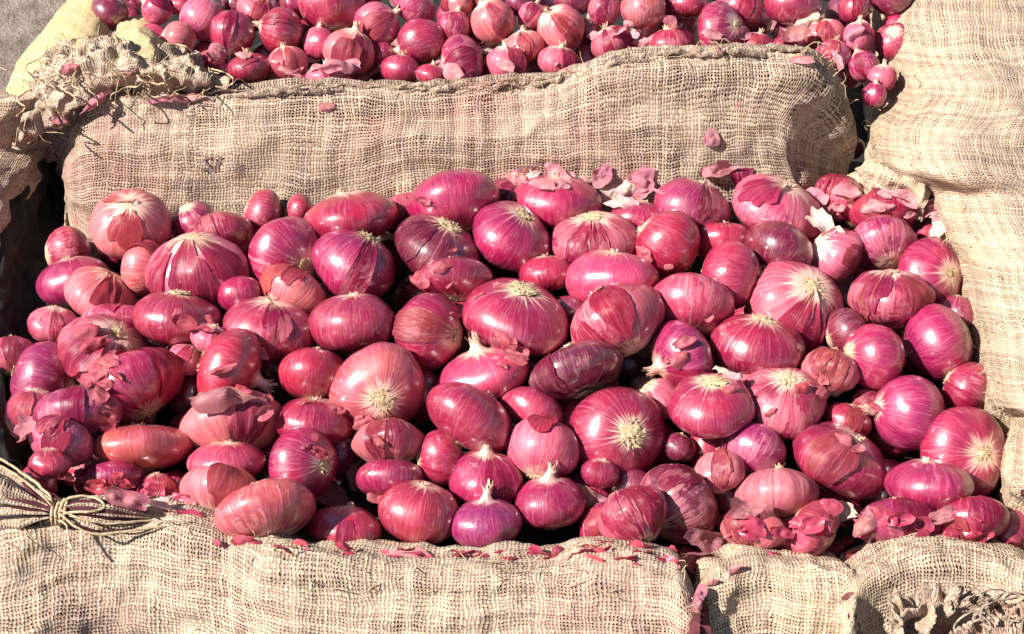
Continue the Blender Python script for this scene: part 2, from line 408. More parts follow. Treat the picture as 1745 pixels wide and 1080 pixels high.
def radius_along(dirs, ax, a, c):                 # ellipsoid half-size along a direction
    q = np.clip((dirs * ax).sum(-1), -1, 1) ** 2
    return a / np.sqrt(q / c ** 2 + (1 - q))
def settle(bs, iters=160, soft=.86):              # push overlapping bulbs apart in depth until they touch
    n = len(bs); D = np.array([b.d for b in bs]); t = np.array([b.t for b in bs]); t0 = t.copy()
    px = np.array([b.D for b in bs]); ax = np.array([b.pole for b in bs]); c = np.array([b.c for b in bs])
    I, J = np.triu_indices(n, 1)
    sep = np.hypot(np.array([b.px for b in bs])[I] - np.array([b.px for b in bs])[J], np.array([b.py for b in bs])[I] - np.array([b.py for b in bs])[J])
    ok = sep < (px[I] + px[J]) * .55; I, J = I[ok], J[ok]
    for it in range(iters):
        P = CAM + D * t[:, None]; a = px * t / FPX / 2
        v = P[J] - P[I]; L = np.linalg.norm(v, axis=1) + 1e-9; dv = v / L[:, None]
        need = soft * (radius_along(dv, ax[I], a[I], c[I]) + radius_along(dv, ax[J], a[J], c[J]))
        over = np.maximum(0, need - L)
        sgn = np.where(t[I] <= t[J], 1.0, -1.0)   # the nearer one stays in front
        mv = over * .5
        dt = np.zeros(n); np.add.at(dt, I, -sgn * mv * .5); np.add.at(dt, J, sgn * mv * .5)
        t = t + np.clip(dt, -.006, .006) + .04 * (t0 - t) * (1 if it < iters - 40 else 0)
    for b, q in zip(bs, t): b.t = float(q)
def bulb_matrix(b):
    pos = CAM + b.d * b.t; a = b.D * b.t / FPX / 2
    z = b.pole if b.end == 'n' else -b.pole
    rs = np.random.RandomState(b.seed); h = rs.normal(size=3); x = np.cross(h, z); x /= np.linalg.norm(x); y = np.cross(z, x)
    b.pos, b.a, b.rot = pos, a, np.stack([x, y, z], 1)
    M = Matrix.Identity(4)
    for r in range(3):
        for q in range(3): M[r][q] = b.rot[r, q] * a
        M[r][3] = pos[r]
    return M
def build_bulb(b, cat='onion', group=None, res=(48, 34), parts=True, dent=.05, nl=None, rib=None):
    rs = np.random.RandomState(b.seed * 7 + 1)
    K = dict(c=b.c, nl=(rs.uniform(-.02, .03) if nl is None else nl), seed=b.seed, rib=(rs.uniform(.0, .012) if rib is None else rib), dent=dent)
    b.K = K
    o = link("red_onion", onion_mesh("red_onion", K, *res))
    o.matrix_world = bulb_matrix(b)
    f = rs.uniform(.88, 1.12); g = rs.uniform(.9, 1.12); base = PAL[b.col]
    o.color = (min(.8, base[0] * f), base[1] * g, base[2] * g * rs.uniform(.88, 1.12), b.pale)
    tag(o, b.label, cat, group)
    b.obj = o
    if parts:
        if b.end == 'r' or parts == 2:
            r = link("root_tuft", ROOTS[rs.randint(4)], o); sc = rs.uniform(.8, 1.5)
            r.matrix_basis = Matrix.Translation((0, 0, -b.c * .965)) @ Matrix.Rotation(rs.uniform(0, 6), 4, 'Z') @ Matrix.Scale(sc, 4)
        if b.end == 'n' or parts == 2:
            r = link("neck", NECKS[rs.randint(4)], o); w = onion_points(np.zeros(1), np.ones(1), K)[0]
            short = nl is None
            r.matrix_basis = Matrix.Translation(tuple(w)) @ Matrix.Rotation(rs.uniform(0, 6), 4, 'Z') @ Matrix.Diagonal((.8, .8, rs.uniform(.25, .5), 1) if short else (1, 1, 1, 1))
    view = (CAM - b.pos); view /= np.linalg.norm(view)
    for k in range(b.flaps):
        d = view * 1.0 + rs.normal(0, .55, 3) + SUN_TO * .2; d /= np.linalg.norm(d)
        l = b.rot.T @ d
        thc = math.atan2(l[1], l[0]); sc = .5 + .46 * math.asin(max(-1, min(1, l[2]))) / (math.pi / 2) * .8
        fo = link("skin_flap", flap_mesh("skin_flap", K, thc, sc, rs.uniform(.25, .60), rs.uniform(.16, .32), b.seed * 5 + k, rs.uniform(.03, .16)), o)
        q = np.array(PAL[rs.choice(list('mcrkod' if b.col not in 'w' else 'pwcd'))]) * .55 + np.array(PAL[b.col]) * .45
        fo.color = (*q, rs.uniform(.05, .5))
    return o
# ------------------------------------------------------------------ the near heap, bulb by bulb
# (column, row, width, flatness, direction of the visible end, its turn to the viewer, which end, colour, dry skin, torn flaps, label)
HERO = [
 (222,382,124,.80,75,52,'n','o',.75,2,"pale orange-pink onion with an open torn neck, at the pile's back left corner",.005),
 (116,430,88,.80,190,25,'r','c',.5,0,"small pink onion shining white, leftmost at the back beside the dark gap"),
 (128,480,122,.66,100,10,'n','m',.15,0,"glossy magenta onion squeezed beneath the torn-necked orange one at the left"),
 (174,503,122,.66,60,15,'n','o',.8,2,"tan-pink flaky onion in front of the glossy magenta one on the left"),
 (335,462,160,.74,95,30,'r','k',.8,3,"large patchy pale-and-red onion with a tiny root end, left of centre at the back"),
 (374,408,116,.66,110,10,'n','c',.3,1,"red onion peeping over the large patchy pale-and-red one",-.01),
 (247,458,90,.75,180,10,'n','o',.7,1,"pinkish peeled onion tucked left of the large patchy one",-.01),
 (302,543,146,.60,82,5,'r','r',.3,0,"squat red onion with a wrinkled lower face, below the large patchy one"),
 (488,438,134,.74,-25,38,'r','m',.45,0,"purple-pink onion with lines fanning from a white shoulder, beside the wide striped one"),
 (410,503,76,.80,95,5,'n','m',0,0,"little deep magenta onion wedged left of a white-shouldered one"),
 (498,500,118,.62,60,15,'n','o',.7,2,"pale onion with an orange top edge under the purple fan-lined one"),
 (598,372,158,.52,99,6,'n','c',.25,0,"wide flattened onion with upright pink stripes, highest against the back sack at centre left"),
 (603,452,138,.78,60,12,'r','m',.2,1,"plump purple-red onion directly below the wide striped one"),
 (458,562,150,.68,80,15,'n','r',.35,1,"red onion with a soft pale sheen and a frayed flap along its foot"),
 (603,551,142,.68,92,8,'n','r',.12,0,"smooth round-shouldered red onion left of the one with stripes running to a side root"),
 (731,566,130,.82,-5,28,'r','c',.3,1,"onion with pink stripes sweeping to a beige root on its right side"),
 (776,476,122,.55,90,8,'n','c',.2,0,"low wide onion with upright stripes just under the dark purple one"),
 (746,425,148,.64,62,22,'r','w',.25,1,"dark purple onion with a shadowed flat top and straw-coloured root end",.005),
 (772,346,150,.66,100,8,'n','m',.1,1,"bright magenta onion with a lavender sheen, at the crest against the back sack"),
 (690,365,86,.72,110,12,'n','k',.4,1,"pale pink onion half hidden between the wide striped and lavender-sheened ones",-.015),
 (871,403,142,.66,58,26,'r','m',.3,0,"onion with a dimpled root end at upper right, in the second row back"),
 (950,344,142,.58,85,14,'n','m',.15,0,"magenta-pink onion at the crest, right of the white papery skin"),
 (1013,408,142,.58,95,24,'r','c',.65,2,"onion with a cream disc on top and cracked white skin on it"),
 (1137,416,122,.80,-35,0,'r','c',.1,0,"smooth red onion turned sideways with a small pale end at upper right"),
 (1178,356,126,.74,70,12,'n','m',.15,1,"purple-red onion with a dark torn right shoulder, on the crest right of centre"),
 (1262,308,116,.55,85,5,'n','p',.05,1,"deep magenta onion farthest back, tucked against the sack behind the cream-topped one",-.01),
 (1325,358,152,.60,66,24,'n','k',.55,1,"big pink-striped onion with a straw-coloured top, on the back row at right"),
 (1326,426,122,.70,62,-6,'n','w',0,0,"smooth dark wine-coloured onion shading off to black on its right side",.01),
 (1245,470,112,.84,178,8,'n','c',.15,0,"onion with level stripes lying left of the dark wine-coloured one"),
 (1232,412,94,.66,90,5,'n','r',.1,0,"reddish onion back between the sideways red one and the wine-coloured one",-.01),
 (1176,522,142,.68,-93,24,'r','k',.4,0,"pale-sheened onion with its root end turned down to the viewer, right of centre"),
 (1356,522,154,.78,55,52,'r','c',.8,2,"large streaked onion with a broad white worn patch, below the dark wine-coloured one"),
 (1045,478,150,.66,88,4,'n','k',.35,0,"rosy onion with a big creamy highlight, behind the flap-torn one"),
 (930,466,92,.66,95,5,'n','c',.3,0,"pink lined onion peeping out behind the biggest central one",-.01),
 (880,541,180,.58,78,24,'r','c',.25,0,"biggest onion at the pile's centre, crimson with a straw root end on top",.01),
 (1050,548,156,.72,120,10,'n','r',.6,3,"onion with a loose torn skin flap over its face, right of the biggest one"),
 (1162,610,124,.72,200,20,'n','m',.2,1,"pointed magenta onion in the hollow below the one with its root turned down"),
 (980,632,158,.52,112,4,'n','w',.4,1,"crinkled dark onion tilted up at its right end, below the biggest central one"),
 (826,640,150,.58,105,12,'n','k',.25,0,"onion with a wide white sheen and short dry tip, left of the crinkled one"),
 (645,661,150,.74,-60,70,'r','o',.35,0,"round face-on onion with an orange underside and its root end in the middle"),
 (533,638,118,.70,88,5,'n','r',.15,0,"small neat red onion left of the round face-on one"),
 (392,630,142,.66,-20,4,'n','r',.1,0,"smooth red onion tapering to the right, above the long pink loose skin"),
 (180,602,152,.68,52,28,'r','c',.7,2,"onion with white flaked patches and a bristly root end, left side of the pile"),
 (92,556,84,.70,80,10,'n','k',.6,1,"small pale crumpled onion at the left edge above the sideways magenta pair"),
 (75,648,124,.80,-12,6,'n','v',.2,0,"magenta onion lying on its side with its neck to the right, at the left edge"),
 (18,606,82,.76,100,10,'n','k',.5,1,"pale pink onion cut by the left edge of the photo",-.005),
 (228,660,160,.62,122,8,'n','m',.3,1,"long purple-red onion leaning up to the right with stripes across it, at left",.005),
 (135,706,134,.62,95,12,'n','m',.5,1,"magenta-and-white onion half under the long leaning one"),
 (103,752,110,.70,70,10,'n','k',.6,2,"white-blotched pink onion at the lower left next to the flattened brown-shaded one"),
 (240,763,160,.47,94,2,'n','o',.3,0,"very flat onion with an orange belly and a brown shaded right side"),
 (84,790,66,.72,90,10,'n','r',.3,1,"little crumpled red onion at the pile's lower left corner"),
 (398,722,152,.62,-78,24,'n','o',.75,1,"pumpkin-ribbed pale orange onion with a dark hole at its lower front"),
 (536,720,132,.60,84,5,'n','c',.2,0,"oval crimson onion with a white glint, right of the pumpkin-ribbed one"),
 (388,786,128,.52,92,6,'n','k',.3,0,"rosy onion squeezed under the pumpkin-ribbed one"),
 (516,792,122,.78,5,36,'r','m',.1,0,"glossy magenta onion with a bristly beige root on its right face"),
 (664,758,124,.56,92,4,'n','d',.85,2,"dry tan-pink crinkled onion below the round face-on one"),
 (750,780,88,.84,3,4,'n','c',.2,0,"small upright onion with level pink lines, under the smooth tilted one"),
 (665,816,114,.58,90,8,'n','m',.2,0,"low magenta onion between the bristly-rooted one and the twin-tipped pair"),
 (828,818,122,.76,88,16,'n','m',.15,1,"upper onion of a pair with pointed white tips, front middle"),
 (800,711,152,.62,58,0,'n','c',.05,0,"smooth glossy crimson onion tilted down to the right, in the middle",.008),
 (905,700,108,.64,65,8,'n','k',.2,0,"pale-sheened onion behind the white-topped one at middle front",-.005),
 (925,767,124,.82,-105,26,'r','k',.65,1,"onion with a white worn upper half and its root end facing down front"),
 (1053,741,160,.74,15,70,'r','c',.2,0,"big dark crimson onion facing out with white rays round its root, right of centre",.006),
 (1213,690,148,.60,93,26,'r','c',.3,0,"flat crimson onion with a straw cap and an orange lower rim, right of centre",.004),
 (1116,684,84,.76,120,20,'r','k',.75,1,"pale blotched onion tucked left of the straw-capped flat one",-.008),
 (1335,684,142,.64,80,34,'r','c',.55,0,"red onion with a big cream-coloured top, in front of the straw-banded oval one"),
 (1291,591,152,.64,80,20,'r','c',.3,0,"oval crimson onion with a pale straw band on its top, right of centre",.006),
 (1415,632,94,.80,70,10,'n','d',.9,3,"shrivelled brown-pink onion in the shade between two plump ones at right"),
 (1490,606,108,.86,-8,6,'n','m',.12,0,"upright magenta onion with its dry neck to the right, touching the glossy round one"),
 (1598,582,128,.80,25,10,'r','m',.25,0,"glossy round magenta onion next to the right-hand sack"),
 (1548,704,126,.88,168,8,'n','v',.06,0,"violet-magenta onion with fine sagging lines and a white neck at left",.006),
 (1648,662,92,.80,-30,8,'n','c',.4,1,"small striped red onion against the right-hand sack's lower end"),
 (1643,772,152,.74,10,70,'r','c',.25,0,"big face-on onion with broad white rays, lower right beside the sack edge"),
 (1430,783,156,.64,62,20,'n','c',.25,1,"crimson onion with a brown scarred dent near its top right, lower right part"),
 (1584,826,140,.58,90,4,'n','m',.15,0,"wide magenta onion with upright stripes in front of the big white-rayed one"),
 (1283,768,112,.80,60,10,'n','v',.45,1,"purple-topped onion fading to white below, right of the pile's shaded hollow"),
 (1325,842,132,.62,92,4,'n','d',.7,0,"dry brownish ribbed onion at the lower right, on the loose skins"),
 (1155,857,136,.82,38,14,'n','w',.55,1,"dark wine onion with dry vein lines, leaning, at the front right of centre",.006),
 (1228,805,82,.82,90,10,'n','o',.8,2,"crumpled pale onion with an orange flake beside the dark veined one"),
 (1078,880,116,.80,120,10,'n','r',.7,3,"flaky red onion at the front between dry skins and the dark veined one"),
 (1030,892,88,.74,125,8,'n','m',.3,1,"magenta onion leaning at the front just above the burlap rim"),
 (938,856,114,.72,95,14,'n','m',.12,0,"onion with a tall white-lit neck, right of the twin-tipped pair"),
 (828,892,114,.70,90,10,'n','v',.08,0,"lower onion of the pair with pointed white tips, violet-magenta on the front rim"),
 (715,873,134,.74,75,10,'n','r',.3,0,"plump pink onion with a white glare on its left cheek, front row"),
 (588,900,124,.58,84,4,'n','c',.15,1,"oval crimson onion lowest in the front row, shaded at its right"),
 (452,872,166,.56,106,8,'n','o',.55,0,"large front-row onion with cracked pale skin at left and ribs across",.006),
 (376,840,136,.60,80,16,'n','o',.85,1,"speckled pale onion behind the large ribbed front-row one"),
 (188,820,116,.52,100,8,'n','m',.45,1,"flattish pink onion by the tied sack corner at lower left"),
 (266,836,68,.84,90,5,'n','r',.3,2,"small crumpled red onion above the white scrap of skin"),
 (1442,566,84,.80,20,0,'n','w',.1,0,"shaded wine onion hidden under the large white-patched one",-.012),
 (1512,360,116,.62,96,8,'n','r',.1,2,"flat bright red onion by the fold of the right-hand sack"),
 (1506,416,108,.74,-80,38,'r','m',.5,0,"magenta onion with a white star of worn skin, near the right-hand sack"),
 (1585,469,118,.80,5,60,'r','m',.35,0,"crimson onion with a bare white shoulder and a round root scar, touching the right-hand sack"),
 (1520,508,132,.66,90,12,'n','c',.5,3,"onion in tattered red skins below the white-starred one"),
 (1602,396,74,.60,95,10,'n','k',.5,1,"small pale pink onion peeking from under the right-hand sack's edge",-.005),
 (1422,438,96,.80,-30,15,'n','k',.95,2,"cream-white peeled onion shading to dark, between the wine-coloured and white-starred ones",-.004),
 (1386,902,104,.66,150,10,'n','k',.45,1,"pinkish onion with a white glint at the front right above the small sack",.014),
 (1530,892,132,.62,92,8,'n','m',.35,1,"magenta onion with a bright white bar of light, half sunk behind the rounded front sack",.014),
 (1652,888,122,.62,95,8,'n','r',.35,2,"red onion between the wide striped one and the rounded sack at right",.014),
 (1722,905,92,.70,150,10,'n','c',.3,1,"magenta-red onion at the right edge above the rounded front sack",.014),
 (1290,906,106,.62,80,10,'n','o',.6,3,"ragged orange-red onion among the skins at the front right",.014),
 (1445,716,82,.66,70,5,'n','r',.1,1,"red onion showing behind the scarred crimson one",-.012),
 (1478,690,60,.8,30,5,'n','o',.6,1,"small orange-pink onion left of the violet fine-lined one",-.012),
 (868,336,84,.70,60,5,'n','p',.05,1,"dark red onion in the notch behind the dimpled one on the crest",-.012),
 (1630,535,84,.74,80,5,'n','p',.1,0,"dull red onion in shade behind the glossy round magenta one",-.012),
 (1428,336,88,.80,60,8,'n','c',.5,3,"ragged crimson onion shedding skins at the back right",-.006),
 (316,612,62,.80,60,8,'n','k',.7,1,"small rumpled pink onion between the flaked one and the tapering one",-.006),
 (358,578,66,.72,70,8,'n','k',.8,2,"papery pink onion under the squat wrinkled one",-.01),
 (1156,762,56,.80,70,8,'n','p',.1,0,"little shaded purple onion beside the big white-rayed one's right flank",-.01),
 (196,552,108,.55,96,10,'n','k',.5,1,"pink onion top showing just behind the flaked bristly-rooted one",-.012),
 (1022,806,62,.78,80,10,'n','m',.3,1,"small magenta onion in the gap under the big white-rayed one",-.012),
 (1448,250,46,.85,80,10,'n','r',.2,0,"little red onion alone in the dark gap between the back sack and the right sack",-.03),
 (640,330,10,.7,90,5,'n','k',.5,0,""),
 (1088,375,96,.64,85,5,'n','m',.1,0,"magenta onion in the shadow behind the cream-disc one",-.016),
 (60,700,92,.78,80,5,'n','k',.4,1,"pink onion with loose scales at the left edge under the sideways one",-.008),
 (820,372,10,.7,90,5,'n','k',.5,0,""),
]
HERO = [h for h in HERO if h[10]]
# neck length and rib strength for the few that need their own
NECK_LEN = {(828,818): .34, (828,892): .34, (938,856): .36, (826,640): .22, (392,630): .30, (1548,704): .26, (1162,610): .24, (75,648): .22, (222,378): .02}
RIBS = {(398,722): .075, (598,372): .020, (1325,842): .055, (452,872): .030, (228,660): .022, (980,632): .030, (1155,857): .028, (664,758): .03,
        (1584,826): .030, (1325,358): .026, (750,780): .02, (1415,632): .06, (174,503): .03}
DENTS = {(222,378): .12, (1415,632): .13, (1078,880): .12, (1428,336): .14, (1520,508): .11, (1290,906): .14, (84,790): .12, (1228,805): .12, (266,836): .12,
         (335,462): .09, (1430,783): .08, (1050,548): .07, (180,602): .08, (92,556): .1, (664,758): .10, (980,632): .08, (1422,438): .1}

# ------------------------------------------------------------------ the far heap behind the back sack
FAR = [
 (268,16,52,.95,150,10,'n','m',.4,1,"purple-pink onion at the far heap's left corner beside the yellow cloth"),
 (345,30,78,.95,60,10,'n','k',.5,0,"whitish-pink glossy onion at upper left of the far heap"),
 (304,68,62,.9,170,10,'n','o',.7,0,"peach-coloured onion on the frayed rim at the far heap's left end"),
 (396,56,76,1.0,-100,25,'n','c',.3,1,"red onion with its neck hanging down, left part of the far heap"),
 (442,20,76,.8,60,30,'n','r',.5,2,"red onion with a rosette of torn skin, at the photo's upper edge"),
 (478,52,76,.95,165,10,'n','c',.25,1,"red onion with its pointed neck to the left, beside the rosette-skinned one"),
 (566,8,106,.85,-85,12,'r','c',.3,0,"largest onion of the far heap, pink-striped, cut by the photo's upper edge"),
 (642,42,78,.95,30,10,'n','k',.35,1,"pale-shouldered onion right of the far heap's largest one"),
 (544,74,58,.95,90,10,'n','k',.3,0,"small rosy onion left of the brown-skinned split one"),
 (595,88,84,.92,70,20,'n','o',.75,2,"round tan onion with a split brown skin showing red beneath, above the sack hem"),
 (718,72,80,1.0,200,5,'n','c',.1,0,"smooth round red onion with a long dry neck to the left, far heap"),
 (706,8,76,.8,40,10,'n','v',.4,0,"lilac-pink onion at the upper edge above the smooth round one"),
 (774,46,58,.95,80,10,'n','m',.3,1,"small purple-red onion right of the smooth round long-necked one"),
 (840,36,76,.95,120,15,'n','o',.7,1,"orange-pink onion with a rough top, middle of the far heap"),
 (426,116,76,.66,95,10,'n','c',.25,1,"low red onion pressed on the hem left of the white papery one"),
 (490,108,66,.85,100,15,'n','o',.6,2,"peeling pale-and-red onion just left of the white papery one on the hem"),
 (556,130,66,.62,95,10,'n','k',.95,1,"white papery onion lying on the sack hem"),
 (683,118,62,.8,80,10,'n','r',.15,0,"small shiny red onion on the hem below the smooth round long-necked one"),
 (788,108,92,.72,195,10,'n','m',.4,1,"magenta onion with a ragged white neck at left, lying on the hem"),
 (862,108,66,.9,90,20,'n','k',.7,2,"pinkish white onion beside the ragged-necked magenta one on the hem"),
 (905,26,46,.95,60,10,'n','k',.8,1,"small white-topped onion left of the cream bald-faced one"),
 (955,48,82,.92,130,30,'n','o',.85,1,"cream bald-faced onion with pink sides, middle of the far heap"),
 (893,78,72,.7,100,20,'n','o',.7,2,"flaky orange-cream onion under the cream bald-faced one"),
 (952,106,72,.72,80,12,'n','k',.9,1,"lilac-white onion on the hem below the cream bald-faced one"),
 (1030,16,54,1.05,80,10,'n','m',.5,1,"tall magenta-pink onion right of the cream bald-faced one"),
 (1096,14,78,.9,90,15,'r','o',.4,0,"salmon-pink onion at the upper edge, right half"),
 (1042,76,72,.8,110,15,'n','r',.7,2,"flaky red onion with a cream cheek, on the hem right of centre"),
 (1142,78,86,.66,95,8,'n','r',.4,2,"broad red onion bulging on the hem left of the pale-rooted one"),
 (1170,6,72,.7,90,8,'n','r',.2,0,"red onion half cut by the upper edge above the pale-rooted one"),
 (1230,52,96,.70,15,45,'r','c',.35,0,"pale-rooted pink onion facing out, in the right half of the far heap"),
 (1262,14,78,.8,60,10,'n','k',.4,1,"white-glinting pink onion behind the pale-rooted one"),
 (1350,8,92,.72,80,10,'n','c',.2,0,"dark-edged red onion at the upper edge near the right sack"),
 (1455,14,52,1.0,90,10,'n','r',.2,1,"upright red onion close to the right sack at the upper edge"),
 (1405,58,64,.8,100,15,'n','o',.7,3,"torn orange-and-cream onion right of the white skin scraps"),
 (1462,64,56,.95,90,15,'n','k',.6,1,"pink onion with a white cheek, touching the right sack's upper part"),
 (1472,112,52,1.0,120,10,'n','m',.4,2,"rumpled magenta onion at the right end of the back sack's rim"),
 (1502,134,48,1.0,80,15,'n','k',.9,1,"white-faced onion in the corner between the back sack and the right sack"),
 (1490,162,44,.9,80,10,'n','m',.2,0,"magenta onion lowest in the corner between the back sack and the right sack"),
 (1000,52,44,.9,80,10,'n','p',.2,0,"small dark onion in the gap right of the cream bald-faced one",-.01),
 (1290,78,60,.7,80,10,'n','m',.3,1,"magenta onion low behind the hem, right of the pale-rooted one",-.006),
 (1345,82,62,.7,80,10,'n','c',.4,2,"red onion among white skin scraps behind the hem at right",-.006),
 (1420,92,60,.8,80,10,'n','m',.4,2,"pink-magenta onion with lifted skin behind the right end of the hem",-.006),
 (808,70,50,.8,80,10,'n','c',.4,1,"red onion low between the ragged-necked and the rough-topped ones",-.01),
 (650,90,46,.8,80,10,'n','m',.3,1,"small magenta onion in the gap right of the split tan one",-.01),
 (735,128,52,.7,80,10,'n','r',.2,0,"red onion barely showing over the hem below the smooth round one",-.004),
 (360,104,52,.7,80,10,'n','c',.4,1,"small red onion just behind the frayed rim at left",-.004),
 (1100,46,50,.8,80,10,'n','k',.7,1,"pale crumpled onion between the salmon-pink and the broad red ones",-.01),
 (780,6,50,.85,80,10,'n','o',.5,1,"orange-red onion at the upper edge right of the lilac-pink one"),
 (884,2,60,.8,80,10,'n','p',.1,0,"dark red onion at the upper edge above the small white-topped one",-.006),
 (975,0,64,.8,80,10,'n','p',.1,0,"dark purple onion at the upper edge above the cream bald-faced one",-.006),
 (498,6,48,.8,80,10,'n','m',.3,1,"magenta onion at the upper edge left of the far heap's largest one",-.006),
 (400,6,46,.8,80,10,'n','p',.2,0,"shaded purple onion at the upper edge left of the rosette-skinned one",-.012),
 (308,10,44,.8,80,10,'n','r',.3,1,"red onion at the upper edge left of the whitish-pink glossy one",-.006),
]
# ------------------------------------------------------------------ loose papery skins: column, row, size, stretch, direction, colour, dryness, label
SKINS = [
 (893,300,62,.5,20,'white',"white papery skin standing on the crest against the back sack"),
 (1050,326,66,.6,20,'white',"crumpled white skin right of the crest's magenta-pink onion"),
 (1092,312,56,.8,70,'k',"curled pink skin standing up by the back sack, right of centre"),
 (1062,350,56,.5,0,'white',"cream skin flake lying above the cream-disc onion"),
 (1222,292,70,.4,10,'m',"thin magenta skin lying over the deep magenta farthest-back onion"),
 (1025,300,40,.8,60,'k',"small pink skin stuck upright against the back sack"),
 (1405,392,70,.5,-50,'white',"cream-white skin slanting beside the dark wine-coloured onion"),
 (1440,490,60,.7,20,'white',"cream skin scrap under the cream-white peeled onion"),
 (555,846,84,.45,-30,'k',"long pale pink skin trailing right from the large ribbed front onion"),
 (601,806,60,.5,80,'o',"curled orange-pink skin strip standing beside the bristly-rooted magenta onion"),
 (378,686,120,.30,8,'c',"long pinkish-red skin under the tapering smooth onion"),
 (262,868,66,.35,-8,'white',"white scrap of skin on the front rim below the small crumpled red onion"),
 (1190,944,110,.4,-30,'k',"pale pink boat-shaped skin on the rim above the split between the front sacks"),
 (905,930,110,.3,0,'d',"brownish skin with pale edges lying along the front rim at centre"),
 (690,935,90,.3,6,'o',"cream ragged skin lying on the front rim below the plump pink onion"),
 (1240,640,50,.5,-30,'white',"small white skin in the shade left of the cream-topped red onion"),
 (1430,872,56,.7,40,'white',"white curled skin behind the pinkish onion at the front right"),
 (1452,936,50,.35,-5,'white',"short white skin piece on the small front sack's rim at right"),
 (1270,876,70,.6,30,'r',"orange-red skin in the front right litter under the dry ribbed onion"),
 (1200,912,80,.5,-20,'m',"magenta skin sheet beside the dark veined onion's foot"),
 (1350,880,60,.5,10,'c',"crimson skin behind the pinkish glinting onion at front right"),
 (1480,888,60,.6,60,'r',"red skin standing left of the white-barred magenta onion"),
 (1610,880,60,.5,10,'c',"crimson skin right of the white-barred magenta onion"),
 (1005,850,70,.5,-25,'d',"brown-red skin leaning behind the front flaky red onion"),
 (120,812,80,.4,-10,'k',"pinkish skin by the tied sack corner at lower left"),
 (210,852,80,.4,-15,'r',"red skin on the tied sack corner under the flattish pink onion"),
 (50,735,56,.7,40,'k',"loose pink skin at the left edge in the dark"),
 (1606,384,44,.8,0,'white',"white skin stuck under the right sack's edge"),
 (1540,330,40,.8,60,'d',"brownish skin shred in the fold of the right sack"),
 (1400,350,50,.8,50,'m',"crumpled magenta skin beside the straw-topped big striped onion"),
 (1315,48,60,.6,10,'white',"white skin scraps right of the pale-rooted far onion"),
 (1370,40,56,.6,40,'white',"cream skin under the dark-edged far onion"),
 (1355,66,60,.5,0,'r',"orange-red skin in front of the white scraps on the far heap"),
 (830,78,64,.4,0,'white',"white skin strip lying under the rough-topped far onion"),
 (905,118,60,.5,30,'p',"dark purple hollow skin on the hem under the cream bald-faced onion"),
 (1080,55,50,.6,30,'white',"cream skin flake near the salmon-pink far onion"),
 (1138,48,46,.8,80,'k',"upright pale skin left of the pale-rooted far onion"),
 (670,80,60,.4,-20,'r',"red dry neck skin beside the smooth round far onion"),
 (365,92,40,.8,60,'k',"pale skin twist on the frayed rim"),
 (118,118,34,.6,10,'r',"red skin scrap on the frayed burlap at upper left"),
 (225,128,38,.6,50,'r',"red skin scrap tucked in the frayed burlap fold at upper left"),
 (300,171,90,.16,6,'r',"thin red skin strip lying on the back sack's left shoulder"),
 (160,172,60,.25,30,'k',"pale red sliver under the frayed burlap overhang"),
 (100,203,28,.7,0,'m',"small magenta scrap at the top of the dark gap at left"),
 (558,182,30,.6,0,'r',"small reddish fleck of skin near the back sack's hem"),
 (1212,235,32,.9,-50,'d',"reddish scrap caught on the back sack's face at right"),
 (1440,120,60,.4,30,'k',"pale pink skin at the right end of the back sack's rim"),
 (1450,1010,36,.8,0,'r',"red skin curl in the split between the two small front sacks"),
 (1205,990,44,.5,60,'r',"red skin lying in the split right of the long front sack"),
 (1188,1030,50,.6,70,'m',"magenta skin standing in the split at the bottom, right of the long front sack"),
 (1235,978,60,.3,20,'o',"cream-orange skin strip in the split between the front sacks"),
]
# ------------------------------------------------------------------ ground, and a black sheet added to darken the gaps
gn = 60
gx = np.concatenate([[-300, -30, -5], np.linspace(-1.6, 1.6, gn), [5, 30, 300]]); gy = np.concatenate([[-300, -30, -5], np.linspace(-1.4, 2.2, gn), [5, 30, 300]])
GX, GY = np.meshgrid(gx, gy, indexing='ij')
GZ = .006 * fbm(np.stack([GX * 7, GY * 7, GX * 0], -1), 3) - .012
g = link("ground", new_mesh("ground", np.stack([GX, GY, GZ], -1).reshape(-1, 3), quads(len(gx), len(gy)), M_GROUND)); tag(g, kind="structure")
tx = np.linspace(-.43, .60, 90); ty = np.linspace(-.42, .66, 80)
TX, TY = np.meshgrid(tx, ty, indexing='ij')
TZ = .006 + .010 * np.abs(fbm(np.stack([TX * 9, TY * 9, TX * 0], -1), 8)) + .004 * fbm(np.stack([TX * 40, TY * 40, TX * 0], -1), 9)
ew = .02 * noise3(np.stack([TX * 5, TY * 5, TX * 0], -1), 4)
top = np.stack([TX + ew, TY + ew, TZ], -1)
V = np.concatenate([top.reshape(-1, 3), (top - [0, 0, .0012]).reshape(-1, 3)])
F = quads(90, 80); F = F + [tuple(q + 7200 for q in reversed(f)) for f in F]
t = link("shade_sheet", new_mesh("shade_sheet", V, F, M_SHADE_SHEET)); tag(t, "added black sheet under the onions, its colour standing in for deep shade", "shade_sheet")

